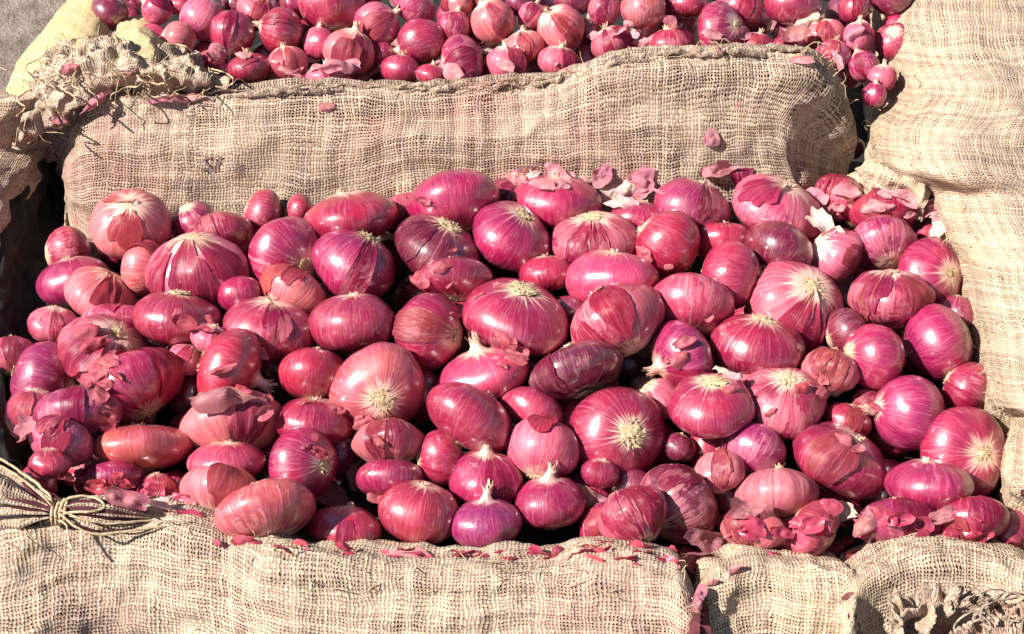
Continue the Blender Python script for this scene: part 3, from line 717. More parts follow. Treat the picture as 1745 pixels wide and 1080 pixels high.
# ------------------------------------------------------------------ burlap sacks: closed, stuffed forms
def sack_mesh(name, secs, nu, nv, mat, lump=.007, wrink=.0035, fine=.0010, sd=0, caps=(1, 1), fold=None):
    S = [np.asarray(s, float) for s in secs]
    if caps[0]:
        c = S[0].mean(0); d = S[0].mean(0) - S[1].mean(0); d /= np.linalg.norm(d); r = np.linalg.norm(S[0] - c, axis=1).mean()
        S = [c + d * r * .42 + (S[0] - c) * .03, c + d * r * .34 + (S[0] - c) * .55] + S
    if caps[1]:
        c = S[-1].mean(0); d = S[-1].mean(0) - S[-2].mean(0); d /= np.linalg.norm(d); r = np.linalg.norm(S[-1] - c, axis=1).mean()
        S = S + [c + d * r * .34 + (S[-1] - c) * .55, c + d * r * .42 + (S[-1] - c) * .03]
    G = crom(np.array(S), nu)                                        # nu x k x 3
    G = crom(np.swapaxes(G, 0, 1), nv, closed=True); G = np.swapaxes(G, 0, 1)
    G = np.concatenate([G, G[:, :1]], 1); nv += 1
    def nrm(G):
        gu = np.gradient(G, axis=0); gv = np.gradient(G, axis=1); gv[:, 0] = gv[:, -1] = (G[:, 1] - G[:, -2])
        n = np.cross(gu, gv); n /= np.linalg.norm(n, axis=-1, keepdims=True) + 1e-9
        c = G.mean((0, 1)); sg = np.sign(((G - c) * n).sum(-1).mean()); return n * (sg if sg else 1)
    n = nrm(G)
    G = G + n * (lump * (np.abs(fbm(G * 17 + sd, sd, 2)) * 1.4 - .5))[..., None]
    rd = 1 - np.abs(fbm(G * np.array([16, 30, 30]) + sd * 2, sd + 9, 3))
    G = G + n * (wrink * (rd ** 3 - .4))[..., None] + n * (fine * fbm(G * 120, sd + 3, 2))[..., None]
    if fold is not None: G = fold(G, n)
    G[:, -1] = G[:, 0]
    du = np.linalg.norm(np.diff(G, axis=0), axis=-1); wgt = np.ones(nv); u = np.concatenate([[0], np.cumsum(np.median(du, axis=1))])
    dv = np.linalg.norm(np.diff(G, axis=1), axis=-1); v = np.concatenate([[0], np.cumsum(np.median(dv, axis=0))])
    UV = np.stack(np.meshgrid(u, v, indexing='ij'), -1).reshape(-1, 2)
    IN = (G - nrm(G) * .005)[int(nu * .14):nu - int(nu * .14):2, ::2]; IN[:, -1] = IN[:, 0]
    LAST.append(new_mesh("dark_contents_liner", IN.reshape(-1, 3), quads(*IN.shape[:2]), M_DARK_LINER))  # dark shell added inside the sack so the weave holes look shaded
    return new_mesh(name, G.reshape(-1, 3), quads(nu, nv), mat, uv=UV), G
LAST = []
def lerp_keys(keys, x):
    xs = [k[0] for k in keys]; return [float(np.interp(x, xs, [k[i] for k in keys])) for i in range(1, len(keys[0]))]

# back sack: the front wall of the far, opened sack
BACK_RIM = [(138, 186), (160, 170), (220, 166), (300, 166), (450, 155), (600, 152), (700, 152), (800, 146), (900, 142), (960, 132), (1030, 110), (1100, 100), (1180, 92), (1250, 88), (1330, 90), (1380, 98), (1412, 116), (1432, 142)]
secs = []
for k, (px, ry) in enumerate(BACK_RIM):
    e = 1.0 if px < 1381 else max(.25, 1 - (px - 1390) / 110)
    el = 1.0 if px > 140 else .8
    yr = .185 + .02 * (1 - min(e, el)); rim = at_y(px, ry, yr); zr = rim[2]; xm = px + (4 if px < 200 else 0) - (30 if px > 1400 else 0)
    rt = float(sstep(1230, 1440, px))
    yb = 300 + (20 if px < 700 else -10) if e == 1 else 300 - (1 - e) * 20
    secs.append([at(xm, 520, .0), at(xm, 440, .018), at_y(xm - 25 * rt, yb + 40, yr - .056), at_y(px - 62 * rt, ry + (yb - ry) * .62, yr - .036), at_y(px, ry + 42, yr - .019), at_y(px, ry + 10, yr - .006), rim,
                 rim + [0, .018, -.003], rim + [0, .034, -.034], rim + [0, .046, -.090], rim + [0, .05, -zr + .002], rim + [0, .0, -zr]])
me, G_BACK = sack_mesh("burlap_sack", secs, 300, 150, M_BURLAP, lump=.0035, wrink=.003, sd=5)
back_sack = link("burlap_sack", me); tag(back_sack, "long stained burlap sack wall with a rolled hem between the two onion heaps", "sack", "burlap sacks round the onions")

# right sack
RIGHT = [(-140, 1462, 1), (-60, 1470, 1), (0, 1482, 1), (60, 1488, 1), (110, 1506, 1), (150, 1522, 1), (176, 1512, 1), (215, 1484, 1), (255, 1486, 1), (290, 1505, 1), (325, 1562, 1), (360, 1574, 1), (410, 1602, 1), (450, 1630, 1), (510, 1652, 1), (570, 1664, 1), (640, 1676, 1), (685, 1690, 1), (705, 1722, 1)]
secs = []
for py, px, _ in RIGHT:
    ze = .105 if py < 300 else .095 - .02 * min(1, (py - 300) / 300)
    e = at(px, py, ze); up = at(px + 42, py + 4, ze + .035); 
    secs.append([e + [.10, 0, -ze], e + [.012, 0, -ze], e + [.002, 0, -ze * .45], e, up, at(px + 150, py + 10, ze + .060), at(px + 320, py + 16, ze + .050),
                 at(px + 520, py + 20, ze + .0), e + [.36, -.02, -ze], e + [.22, -.01, -ze]])
me, G_RIGHT = sack_mesh("burlap_sack", secs, 260, 130, M_BURLAP2, lump=.004, wrink=.0022, sd=12)
right_sack = link("burlap_sack", me); tag(right_sack, "broad pale burlap sack bulging along the right side of the onions", "sack", "burlap sacks round the onions")
# its lower neighbour
secs = []
for py, px in [(690, 1742), (712, 1724), (760, 1719), (800, 1717), (832, 1722), (850, 1742)]:
    e = at(px, py, .07)
    secs.append([e + [.06, 0, -.068], e + [.01, 0, -.068], e + [.001, 0, -.03], e, at(px + 26, py + 2, .10), at(px + 110, py + 6, .115), at(px + 260, py + 8, .08), e + [.2, 0, -.068]])
me, _ = sack_mesh("burlap_sack", secs, 80, 90, M_BURLAP2, lump=.005, wrink=.004, sd=21)
o = link("burlap_sack", me); tag(o, "narrow strip of burlap sack at the right edge below the broad pale one", "sack", "burlap sacks round the onions")

# left sack
LEFT = [(150, 130), (172, 122), (190, 110), (215, 96), (250, 76), (300, 46), (345, 20), (395, 4), (450, -14), (520, -40), (600, -70)]
secs = []
for py, px in LEFT:
    ze = (.125 - .055 * sstep(150, 260, py)) if py < 300 else .070 - .025 * min(1, (py - 300) / 200)
    e = at(px, py, ze)
    secs.append([e + [-.06, 0, -ze], e + [-.012, 0, -ze], e + [-.002, 0, -ze * .5], e, at(px - 36, py + 6, ze + .012), at(px - 120, py + 16, ze + .020), at(px - 260, py + 20, ze - .01), e + [-.24, -.01, -ze], e + [-.14, 0, -ze]])
me, G_LEFT = sack_mesh("burlap_sack", secs, 160, 100, M_BURLAP3, lump=.005, wrink=.004, sd=31)
left_sack = link("burlap_sack", me); tag(left_sack, "frayed burlap sack slumped along the left edge beside the dark gap", "sack", "burlap sacks round the onions")

# long front sack and the two small ones beside it
def front_sack(ridge, zr, label, sd, mat, nu, nv=110, lump=.007, wrink=.004, caps=(1, 1), drop=1.0):
    secs = []
    for px, ry in ridge:
        rp = at(px, ry, zr)
        secs.append([rp + [0, .055, -zr + .004], rp + [0, .050, -zr * .6], rp + [0, .026, -.012], rp + [0, .004, -.0005], at(px, ry + 30, zr + .000), at(px, ry + 85, zr - .016),
                     at(px, ry + 160, zr - .036), at(px, ry + 230, max(.001, zr - .062)), rp + [0, -.10, -zr + .001], rp + [0, -.02, -zr + .001]])
    me, G = sack_mesh("burlap_sack", secs, nu, nv, mat, lump=lump, wrink=wrink, sd=sd, caps=caps)
    o = link("burlap_sack", me); tag(o, label, "sack", "burlap sacks round the onions"); return o, G
FRONT = [(-160, 925), (-60, 915), (20, 908), (100, 890), (180, 876), (260, 880), (340, 894), (420, 926), (500, 948), (600, 957), (700, 962), (800, 963), (900, 963), (1000, 964), (1080, 966), (1136, 972), (1168, 992)]
front_long, G_FRONT = front_sack(FRONT, .066, "long woven burlap sack filling the front edge below the heap", 41, M_BURLAP3, 290, lump=.006)
front_mid, _ = front_sack([(1194, 1030), (1202, 990), (1232, 974), (1300, 956), (1350, 968), (1400, 972), (1440, 978), (1456, 1006)], .060, "small lumpy burlap sack at the bottom, right of the split", 47, M_BURLAP2, 110, lump=.006)
front_right, _ = front_sack([(1452, 1030), (1468, 985), (1500, 958), (1560, 937), (1640, 934), (1710, 950), (1780, 975), (1850, 1010)], .064, "rounded burlap sack bulging at the bottom right corner above the dark knot", 53, M_BURLAP2, 130, lump=.004)

# tied corner at lower left: a second sack drawn together into a neck
secs = []
for px, py, h, zz in [(-160, 850, 110, .06), (-90, 845, 95, .066), (-30, 848, 78, .072), (20, 855, 56, .076), (55, 862, 36, .078), (80, 868, 20, .079), (98, 872, 12, .080), (116, 872, 15, .080), (140, 872, 26, .079), (175, 876, 34, .076), (215, 880, 26, .072), (250, 882, 10, .068)]:
    c = at(px, py, zz); hh = h / 2200.0
    secs.append([c + np.array([0, -hh * .75 * math.cos(a), hh * .9 * math.sin(a)]) for a in np.linspace(-1.57, 4.71, 11)[:-1]])
def pleat(G, n):
    d = np.abs(G[..., 0] - at(100, 872, .08)[0]); a = np.linspace(0, 2 * math.pi, G.shape[1])
    w = np.exp(-(d / .06) ** 2) * (1 - .6 * np.exp(-(d / .006) ** 2)) * .0045
    return G + n * (w * np.sin(a * 11 + 2 * np.sin(a * 3)))[..., None]
me, G_CORNER = sack_mesh("burlap_sack", secs, 170, 110, M_BURLAP3, lump=.002, wrink=.004, sd=61, fold=pleat)
corner = link("burlap_sack", me); tag(corner, "burlap sack corner drawn into pleats and tied with twine at lower left", "sack", "burlap sacks round the onions")

for sk, cm in zip([o for o in scene.collection.objects if o.name.startswith("burlap_sack")], LAST): link("dark_contents_liner", cm, sk)
# twine round it, with loose loops
parts = []
def tw(pts, r=.0016): parts.append(tube(np.array(pts), r * .68, 6, None, len(parts), .0006))
kc = at(104, 872, .080)
for k in range(4):
    a0 = k * .4
    tw([kc + np.array([(k - 1.5) * .0034 + .001 * math.sin(a), -.0085 * math.cos(a + a0), .0085 * math.sin(a + a0)]) for a in np.linspace(0, 6.28, 11)], .0018)
def pz(px, py, z): return at(px, py, z)
tw([kc + [0, 0, .008], pz(116, 850, .090), pz(145, 846, .090), pz(170, 852, .089), pz(176, 866, .087), pz(150, 872, .089), kc + [.004, -.006, .006]])
tw([kc + [0, -.006, .006], pz(130, 898, .082), pz(165, 910, .077), pz(205, 906, .075), pz(250, 900, .073), pz(280, 897, .071)], .0014)
tw([kc + [0, -.004, .007], pz(138, 884, .089), pz(180, 892, .084), pz(215, 890, .081), pz(262, 886, .075)], .0012)
tw([kc + [-.004, -.002, .008], pz(85, 845, .094), pz(60, 822, .096), pz(30, 800, .098), pz(0, 782, .099), pz(-40, 762, .099)], .0016)
tw([kc + [-.004, -.002, .008], pz(78, 850, .094), pz(50, 826, .096), pz(18, 804, .098), pz(-20, 784, .098)], .0014)
tw([kc + [0, -.008, .0], pz(112, 895, .082), pz(118, 920, .076), pz(124, 935, .073)], .0013)
V, F, U = joined(parts); o = link("twine", new_mesh("twine", V, F, M_JUTE, uv=U)); tag(o, "twine wound and looped round the pleated sack corner at lower left", "twine")

# the dark knot at bottom right: gathered mouth of the rounded sack with cord
P = at; rs = np.random.RandomState(5)
CT = [[P(1520 + 48 * i + rs.uniform(-6, 6), 1018 + 26 * j + rs.uniform(-5, 5) + (8 if i in (0, 5) else 0), .052 + .010 * math.sin(1.1 * i + .3) * math.sin(j * 1.2 + .5)) for j in range(5)] for i in range(6)]
KNOT = (CT,)
parts = []
for k in range(7):
    x0 = rs.uniform(1540, 1720); y0 = rs.uniform(1030, 1080); pts = []
    a = rs.uniform(0, 6)
    for j in range(7): pts.append(at(x0 + 45 * math.cos(a) + j * 8, y0 + 26 * math.sin(a), .064 + rs.uniform(-.006, .004))); a += rs.uniform(.5, 1.1)
    parts.append(tube(np.array(pts), rs.uniform(.0005, .0010), 6, 40, k, .0005))
V, F, U = joined(parts); o = link("cord", new_mesh("cord", V, F, M_JUTE_DARK, uv=U), front_right)

# rolled hem and loose fibres on the back sack
hem = []
for k, off in enumerate((0, .006)):
    pts = []
    for px in np.linspace(300 if k else 330, 1400, 46):
        ry = np.interp(px, [b[0] for b in BACK_RIM], [b[1] for b in BACK_RIM]); w = noise3(np.array([[px * .021, k * 3.3, 1.0]]), 6)[0]
        pts.append(at_y(px, ry + 4 + w * 6 - k * 9, .1815 + .002 * w + off * .6))
    hem.append(tube(np.array(pts), list(.0022 + .0011 * noise3(np.stack([np.linspace(0, 30, 46), np.full(46, k * 1.0), np.zeros(46)], -1), 8)), 10, 320, k, .0022))
V, F, U = joined(hem); o = link("hem", new_mesh("hem", V, F, M_BURLAP, uv=U), back_sack)
def fibres(name, pts_fn, n, parent, sd, L=(.010, .035), mat=M_JUTE, r=.0004):
    rs = np.random.RandomState(sd); parts = []
    for k in range(n):
        p, nn = pts_fn(rs); d = nn * .5 + rs.normal(0, .6, 3); d /= np.linalg.norm(d); l = rs.uniform(*L); w = rs.normal(0, .5, 3)
        pts = np.array([p - d * .002, p + d * l * .35 + w * l * .1, p + (d + w * .4) * l * .7, p + (d * .8 + w * .8) * l * .95 - [0, 0, l * .25]])
        parts.append(tube(pts, [r, r, r * .8, r * .4], 4, 9))
    V, F, U = joined(parts); o = link(name, new_mesh(name, V, F, mat, uv=U), parent); tag(o, kind="stuff"); return o
def on_grid(G, ilo, ihi, jlo, jhi):
    c = G.mean((0, 1))
    def f(rs):
        i = int(rs.uniform(ilo, ihi) * (G.shape[0] - 1)); j = int(rs.uniform(jlo, jhi) * (G.shape[1] - 1)); p = G[i, j]
        n = p - c; n[0] *= .2; n /= np.linalg.norm(n); return p, n
    return f
fibres("loose_fibres", on_grid(G_BACK, .06, .93, .40, .56), 150, back_sack, 3, (.005, .018))
fibres("loose_fibres", on_grid(G_FRONT, .05, .95, .22, .45), 130, front_long, 4, (.005, .018))
fibres("loose_fibres", on_grid(G_RIGHT, .05, .95, .22, .45), 120, right_sack, 6, (.005, .016))

# yellow sacking folded behind the left sack
def sheet(name, ctrl, nu, nv, mat, thick, sd, wr, label, cat, parent=None, wf=26):
    G = crom(np.array(ctrl, float), nu); G = np.swapaxes(crom(np.swapaxes(G, 0, 1), nv), 0, 1)
    n = np.cross(np.gradient(G, axis=0), np.gradient(G, axis=1)); n /= np.linalg.norm(n, axis=-1, keepdims=True) + 1e-9
    if n[..., 2].mean() < 0: n = -n
    rd = 1 - np.abs(fbm(G * wf + sd, sd, 3)); G = G + n * (wr * (rd ** 2 - .5))[..., None]
    u = np.concatenate([[0], np.cumsum(np.linalg.norm(np.diff(G, axis=0), axis=-1).mean(1))]); v = np.concatenate([[0], np.cumsum(np.linalg.norm(np.diff(G, axis=1), axis=-1).mean(0))])
    UV = np.stack(np.meshgrid(u, v, indexing='ij'), -1).reshape(-1, 2)
    A = G.reshape(-1, 3); B = (G - n * thick).reshape(-1, 3); m = len(A)
    F = quads(nu, nv); F = F + [tuple(q + m for q in reversed(f)) for f in F]
    rim = [i * nv for i in range(nu)] + [(nu - 1) * nv + j for j in range(1, nv)] + [i * nv + nv - 1 for i in range(nu - 2, -1, -1)] + [j for j in range(nv - 2, 0, -1)]
    F += [(a, b, b + m, a + m) for a, b in zip(rim, rim[1:] + rim[:1])]
    o = link(name, new_mesh(name, np.concatenate([A, B]), F, mat, uv=np.concatenate([UV, UV])), parent)
    if label: tag(o, label, cat)
    return o, G
P = at
yc, G_Y = sheet("yellow_cloth", [
    [P(-40, 205, 0.084), P(-10, 190, 0.119), P(28, 110, 0.134), P(84, 40, 0.134), P(130, -30, 0.124), P(150, -90, 0.084)],
    [P(10, 208, 0.114), P(40, 170, 0.134), P(80, 105, 0.149), P(118, 40, 0.152), P(150, -18, 0.144), P(166, -90, 0.104)],
    [P(70, 200, 0.114), P(100, 160, 0.134), P(128, 110, 0.152), P(150, 62, 0.156), P(170, 10, 0.149), P(178, -60, 0.114)],
    [P(130, 210, 0.104), P(150, 165, 0.124), P(165, 120, 0.139), P(176, 80, 0.142), P(188, 44, 0.139), P(196, 0, 0.114)]], 60, 70, M_CLOTH, .0015, 71, .003, "smooth yellow cloth folded to a point at the upper left corner", "cloth")
fold, _ = sheet("fold", [
    [P(160, 150, 0.134), P(170, 120, 0.149), P(186, 72, 0.156), P(200, 45, 0.144), P(212, 30, 0.124)],
    [P(205, 150, 0.136), P(210, 115, 0.162), P(222, 66, 0.168), P(230, 40, 0.154), P(240, 26, 0.124)],
    [P(250, 150, 0.134), P(252, 118, 0.160), P(258, 72, 0.166), P(258, 46, 0.152), P(262, 34, 0.124)],
    [P(290, 150, 0.124), P(290, 125, 0.144), P(286, 95, 0.150), P(280, 72, 0.139), P(276, 56, 0.114)]], 50, 50, M_CLOTH, .0015, 73, .006, None, None, yc)

km, G_KM = sheet("gathered_mouth", CT, 130, 90, M_BURLAP, .002, 83, .028, None, None, front_right, 62)
km["label"] = "dirty gathered mouth of the sack, dark folds tangled with cord"
# black sheet added along the left sack's flank, its colour standing in for shade
cols = []
for py, px, z in [(205, 100, .075), (240, 84, .070), (300, 52, .064), (345, 28, .060), (395, 14, .056), (450, 2, .052), (520, 2, .050), (600, -2, .050), (680, 4, .050), (740, 14, .050), (790, 26, .046)]:
    e = at(px, py, z); cols.append([e + [-.03, 0, .004], e + [-.004, 0, .003], e + [.004, 0, -.010], e + [.008, 0, -z * .55], e + [.022, 0, -z + .020], e + [.05, 0, -z + .019]])
sheet("shade_sheet_edge", cols, 120, 60, M_SHADE_SHEET, .0012, 91, .007, None, None, t, 34)
# frayed, crumpled burlap mouth over the left shoulder
fr, G_FR = sheet("frayed_mouth", [
    [P(20, 250, 0.097), P(40, 190, 0.134), P(60, 130, 0.144), P(84, 92, 0.149), P(100, 78, 0.144)],
    [P(70, 235, 0.102), P(90, 180, 0.139), P(112, 122, 0.162), P(130, 84, 0.164), P(142, 70, 0.139)],
    [P(120, 205, 0.107), P(140, 165, 0.149), P(162, 120, 0.169), P(180, 82, 0.170), P(188, 66, 0.144)],
    [P(170, 182, 0.112), P(190, 152, 0.152), P(210, 118, 0.170), P(226, 86, 0.172), P(232, 72, 0.144)],
    [P(230, 172, 0.117), P(246, 150, 0.149), P(260, 122, 0.166), P(276, 96, 0.166), P(284, 84, 0.144)],
    [P(300, 166, 0.117), P(312, 150, 0.146), P(324, 132, 0.160), P(332, 114, 0.156), P(340, 102, 0.144)],
    [P(372, 162, 0.139), P(380, 152, 0.142), P(386, 142, 0.148), P(390, 130, 0.144), P(392, 122, 0.144)]], 150, 90, M_BURLAP3, .002, 77, .015, None, None, left_sack, 38)
parts = []; rs = np.random.RandomState(9)
for k in range(26):
    x0, y0 = rs.uniform(50, 390), 0; y0 = np.interp(x0, [60, 140, 230, 380], [150, 105, 110, 140]) + rs.uniform(-22, 26); a = rs.uniform(0, 6); pts = []
    for j in range(7):
        pts.append(at(x0, y0, .160 - .006 * (x0 > 280) + rs.uniform(-.006, .006))); a += rs.uniform(-.9, 1.0); x0 += 17 * math.cos(a); y0 += 9 * math.sin(a)
    parts.append(tube(np.array(pts), rs.uniform(.0004, .0010), 5, 36, k, .0005))
V, F, U = joined(parts); o = link("frayed_rope_edge", new_mesh("frayed_rope_edge", V, F, M_JUTE, uv=U), left_sack)
fibres("loose_fibres", on_grid(G_FR, .02, .98, .05, .9), 170, left_sack, 8, (.006, .018))
# crumpled lip of the right sack over the dark gap
lip, _ = sheet("lip", [
    [P(1446, 300, .085), P(1462, 282, .105), P(1478, 268, .110)],
    [P(1480, 330, .090), P(1500, 300, .125), P(1520, 276, .125)],
    [P(1520, 350, .090), P(1540, 318, .128), P(1560, 290, .130)],
    [P(1566, 380, .095), P(1580, 345, .120), P(1600, 310, .125)]], 60, 40, M_BURLAP2, .002, 79, .008, None, None, right_sack, 40)

# ------------------------------------------------------------------ the heaps
def surf_near(x, y):
    h = np.interp(y, [-.30, -.235, -.20, -.10, 0, .08, .13, .17], [.030, .036, .044, .072, .088, .092, .086, .070])
    return h * (1 - .42 * sstep(.26, .44, np.abs(x + .0) * (x < 0))) * (1 - .15 * sstep(.30, .42, x))
def surf_far(x, y): return np.interp(y, [.18, .26, .32, .60], [.130, .140, .165, .205]) + 0 * x
near = [make_bulb(r, i, surf_near) for i, r in enumerate(HERO)]
settle(near)
# keep every bulb off the sacks' footprint at the back
for b in near: build_bulb(b, 'onion', "red onions in the near heap", (52, 38), 2, DENTS.get((b.px, b.py), .045), NECK_LEN.get((b.px, b.py)), RIBS.get((b.px, b.py)))
far = [make_bulb(r[:8] + (min(.95, r[8] + .12),) + r[9:], 400 + i, surf_far) for i, r in enumerate(FAR)]
settle(far)
for b in far: build_bulb(b, 'onion', "small red onions in the far heap", (36, 28), 1, .06, .22 if b.c > .85 else .1)

# bulbs wedged underneath, seen only through the gaps
def ell_arrays(bs):
    return np.array([b.pos for b in bs]), np.stack([b.rot for b in bs]), np.array([[b.a, b.a, b.a * b.c] for b in bs])
def cast(O, Dn, E):                               # nearest ellipsoid hit: index, distance
    pos, rot, sc = E; best = np.full(len(Dn), 1e9); idx = np.full(len(Dn), -1)
    for k in range(len(pos)):
        o = (rot[k].T @ (O - pos[k])) / sc[k]; d = (Dn @ rot[k]) / sc[k]
        A = (d * d).sum(1); B = d @ o; C = o @ o - 1; q = B * B - A * C
        t = np.where(q > 0, (-B - np.sqrt(np.maximum(q, 0))) / A, 1e9); m = (t > 0) & (t < best); best[m] = t[m]; idx[m] = k
    return idx, best
rs = np.random.RandomState(77); fill = []
def try_fill(x, y, z, a, keep, cols, lab, grp, seed):
    b = Bulb(); b.c = rs.uniform(.66, .86); b.pos = np.array([x, y, z]); b.a = a; b.seed = seed; b.col = rs.choice(list(cols)); b.pale = rs.uniform(.1, .5); b.flaps = 0; b.label = lab; b.end = 'n'
    v = rs.normal(size=3); b.pole = v / np.linalg.norm(v); b.group = grp
    for q in keep:
        v = q.pos - b.pos; L = np.linalg.norm(v)
        if L > .1: continue
        dv = v / (L + 1e-9)
        if L < .80 * (radius_along(dv, q.pole, q.a, q.c) + radius_along(dv, b.pole, a, b.c)): return None
    b.d = b.pos - CAM; b.t = depth_of(b.pos); b.d = b.d / b.t; b.D = a * 2 * FPX / b.t
    return b
lab1 = "onion wedged under the top layer, glimpsed in the dark gaps of the near heap"
lab2 = "small onion buried beneath the far heap's top layer, glimpsed between the others"
n = 0
for drop in (.016, .034, .055, .080):
    for gx_ in np.arange(-.40, .40, .046):
        for gy_ in np.arange(-.21, .17, .046):
            x = gx_ + rs.uniform(-.015, .015); y = gy_ + rs.uniform(-.015, .015); a = rs.uniform(.020, .030) * (.75 if drop < .03 else 1)
            if y > .115 or y < -.205: continue
            z = max(a * .8, float(surf_near(np.array(x), np.array(y))) - drop)
            b = try_fill(x, y, z, a, near + fill, 'cmpwr', lab1, "onions wedged under the near heap", 1000 + n); n += 1
            if b: fill.append(b)
for drop in (.0, .025, .05):
    for gx_ in np.arange(-.36, .36, .042):
        for gy_ in np.arange(.235, .50, .042):
            x = gx_ + rs.uniform(-.012, .012); y = gy_ + rs.uniform(-.012, .012); a = rs.uniform(.017, .024)
            z = max(a, float(surf_far(np.array(x), np.array(y))) - drop - .012)
            b = try_fill(x, y, z, a, far + [q for q in fill if q.pos[1] > .2], 'cmpkr', lab2, "onions buried in the far heap", 3000 + n); n += 1
            if b: b.c = min(.95, b.c + .1); fill.append(b)
for b in fill: bulb_matrix(b)
allb = near + far + fill
E = ell_arrays(allb)
gx_, gy_ = np.meshgrid(np.arange(-20, 1766, 7), np.arange(-20, 1000, 7))
tgt = CAM + (CAM_R * ((gx_.ravel()[:, None] - 872.5) / FPX) + CAM_U * (-(gy_.ravel()[:, None] - 540) / FPX) - CAM_B) * 1.45
idx, _ = cast(CAM, tgt - CAM, E); cnt = np.bincount(idx[idx >= 0], minlength=len(allb))
cxs = np.bincount(idx[idx >= 0], weights=gx_.ravel()[idx >= 0], minlength=len(allb)) / np.maximum(cnt, 1)
cys = np.bincount(idx[idx >= 0], weights=gy_.ravel()[idx >= 0], minlength=len(allb)) / np.maximum(cnt, 1)
import re
def nick(l): return re.split(r",| between | under | behind | beside | below | next to | touching | tucked | squeezed | in front of | above | left of | right of | at the | near | over | the photo|'s ", l)[0]
kept = []; used = set()
for i, b in enumerate(allb):
    if b.label not in (lab1, lab2) or cnt[i] < 7: continue
    x, y = cxs[i], cys[i]
    if (x < 112 and y < 540) or (x < 40 and y < 700) or x > 1690 or (b.label == lab2 and (b.pos[1] < .262 or y > np.interp(x, [q[0] for q in BACK_RIM], [q[1] for q in BACK_RIM]) + 4)): continue
    host = near if b.label == lab1 else far
    b.dark = b.label == lab1
    order = sorted(host, key=lambda q: math.hypot(q.px - x, q.py - y))
    lab = None
    for q in order[:24]:
        if len(nick(q.label).split()) < (5 if q in order[:8] else 4) or math.hypot(q.px - x, q.py - y) > 260: continue
        dx, dy = x - q.px, y - q.py; a = math.degrees(math.atan2(-dy, dx)) % 360
        side = ['right of', 'to the upper right of', 'just above', 'to the upper left of', 'left of', 'to the lower left of', 'just below', 'to the lower right of'][int((a + 22.5) // 45) % 8]
        w = ('part-hidden onion wedged in the gap %s the %s' if b.dark else 'part-hidden small onion %s the %s') % (side, nick(q.label))
        if w not in used and len(w.split()) <= 16: lab = w; break
    b.label = lab or b.label; used.add(b.label); kept.append(b)
for b in kept: build_bulb(b, 'onion', b.group, (28, 22), 0, .05)
print("bulbs", len(near), len(far), len(kept))
allb = near + far + kept; E = ell_arrays(allb)

# ------------------------------------------------------------------ loose skins lie on whatever is under them
SKINCOL = dict(PAL); SKINCOL['white'] = (.74, .60, .54)
dg = bpy.context.evaluated_depsgraph_get(); dg.update()
def hit(px, py):
    d = Vector(ray(px, py)); d.normalize()
    ok, loc, nor, *_ = scene.ray_cast(dg, Vector(CAM), d)
    return (np.array(loc), np.array(nor)) if ok else (at(px, py, .1), np.array([0, 0, 1.0]))
def skin_object(px, py, size, stretch, ang, col, sd, na=(8, 24), dry=None):
    rs = np.random.RandomState(sd); p, nn = hit(px, py)
    a = size * depth_of(p) / FPX / 2
    rho, psi, B = polar(*na, sd, .32)
    x = rho * B * np.cos(psi); y = rho * B * np.sin(psi) * stretch
    cup = rs.uniform(.25, .6); z = cup * (y / max(stretch, .3)) ** 2 * .9 + .25 * rs.uniform(-.5, 1) * x ** 2 + .22 * noise3(np.stack([x * 2.6, y * 2.6, x * 0 + sd], -1), sd) * (.3 + rho) + .06 * noise3(np.stack([x * 8, y * 8, x * 0 + sd], -1), sd + 2)
    if rs.uniform() < .5: z = -z + .3
    V = np.stack([x, y, z], -1)
    n = nn * .75 + CAM_B * .55 + np.array([0, 0, .25]); n /= np.linalg.norm(n)
    e = CAM_R * math.cos(R(ang)) + CAM_U * math.sin(R(ang)); e = e - n * (e @ n); e /= np.linalg.norm(e); f = np.cross(n, e)
    M = Matrix.Identity(4); pos = p + n * a * .22
    for r in range(3):
        M[r][0], M[r][1], M[r][2], M[r][3] = e[r] * a, f[r] * a, n[r] * a, pos[r]
    return V, M, np.stack([e, f, n], 1) * a, pos
def print_on(text, px, py, h, tilt, parent):
    cu = bpy.data.curves.new("print", 'FONT'); cu.body = text; cu.resolution_u = 3
    tmp = bpy.data.objects.new("print", cu); scene.collection.objects.link(tmp); d2 = bpy.context.evaluated_depsgraph_get(); d2.update()
    me = bpy.data.meshes.new_from_object(tmp.evaluated_get(d2)); bpy.data.objects.remove(tmp)
    co = np.array([v.co[:] for v in me.vertices]); F = [tuple(f.vertices) for f in me.polygons]; V = []
    for x, y, _ in co:
        X, Y = px + x * h + y * h * tilt, py - y * h * 1.1
        p, nn = hit(X, Y); V.append(p + nn * .0007 + CAM_B * .0010)
    link("printed_mark", new_mesh("printed_mark", V, F, M_INK, smooth=False), parent)
print_on("Sif", 344, 292, 34, .1, back_sack); print_on("in", 398, 294, 26, .35, back_sack)
made = []
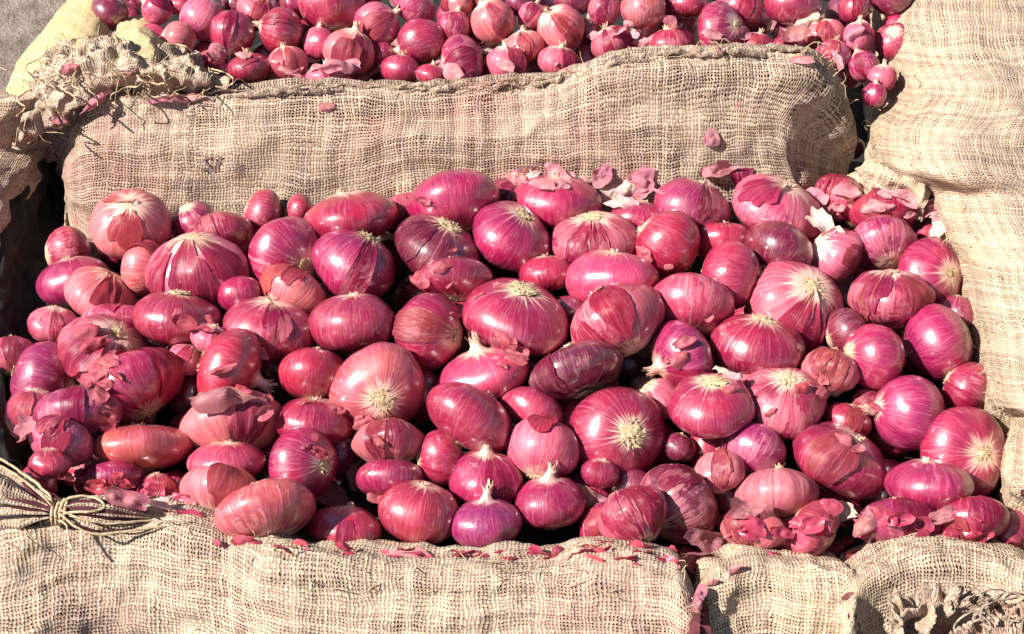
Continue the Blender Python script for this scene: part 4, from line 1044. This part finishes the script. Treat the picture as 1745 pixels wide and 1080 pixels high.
for i, (px, py, size, stx, ang, col, lab) in enumerate(SKINS):
    V, M, _, _ = skin_object(px, py, size, stx, ang, col, 900 + i)
    made.append((V, M, col, lab))
rs = np.random.RandomState(4)
for V, M, col, lab in made:
    o = link("onion_skin", new_mesh("onion_skin", V + [0, 0, 0], PT[(8, 24)], M_SKIN)); o.matrix_world = M
    c = np.array(SKINCOL[col]) * .68 + np.array([.80, .58, .56]) * .32; o.color = (*(c * rs.uniform(.9, 1.1)), .35 if col == 'white' else rs.uniform(.2, .8))
    tag(o, lab, "onion skin", "loose onion skins")
# small scraps nobody could count: along the front rim, in the corners and on the far heap
def litter(name, spots, n, sd, label, cols):
    rs = np.random.RandomState(sd); Vs, Fs, k = [], [], 0
    for i in range(n):
        x0, y0, x1, y1, h = spots[rs.randint(len(spots))]; u = rs.uniform(); px = x0 + (x1 - x0) * u + rs.normal(0, 5); py = y0 + (y1 - y0) * u + rs.uniform(-h, h)
        V, M, B, pos = skin_object(px, py, rs.uniform(14, 50), rs.uniform(.25, .8), rs.uniform(-40, 40), 'k', sd * 100 + i, (5, 14))
        Vs.append(V @ B.T + pos); Fs += [tuple(q + k for q in f) for f in PT[(5, 14)]]; k += len(V)
    o = link(name, new_mesh(name, np.concatenate(Vs), Fs, M_LITTER)); o.color = (*cols, .35 if sd == 61 else .7); tag(o, label, "onion litter", None, "stuff")
litter("onion_skin_litter", [(380, 915, 640, 940, 8), (640, 940, 1000, 946, 8), (1000, 930, 1200, 958, 16), (1180, 900, 1480, 930, 30), (1380, 880, 1740, 900, 20), (90, 800, 330, 860, 16)], 120, 61, "small torn red skins littered along the front rim of the heap", (.58, .08, .14))
litter("onion_skin_litter", [(980, 60, 1470, 80, 30), (360, 110, 980, 120, 14), (1390, 330, 1600, 360, 16), (860, 300, 1120, 330, 16)], 75, 62, "pale pink skin shreds scattered over the far heap and the crest", (.74, .34, .38))
litter("onion_skin_litter", [(140, 560, 200, 700, 60), (700, 400, 900, 600, 90), (1100, 500, 1500, 760, 90), (300, 560, 700, 830, 60)], 70, 63, "tiny red skin crumbs caught between the onions of the near heap", (.42, .05, .08))
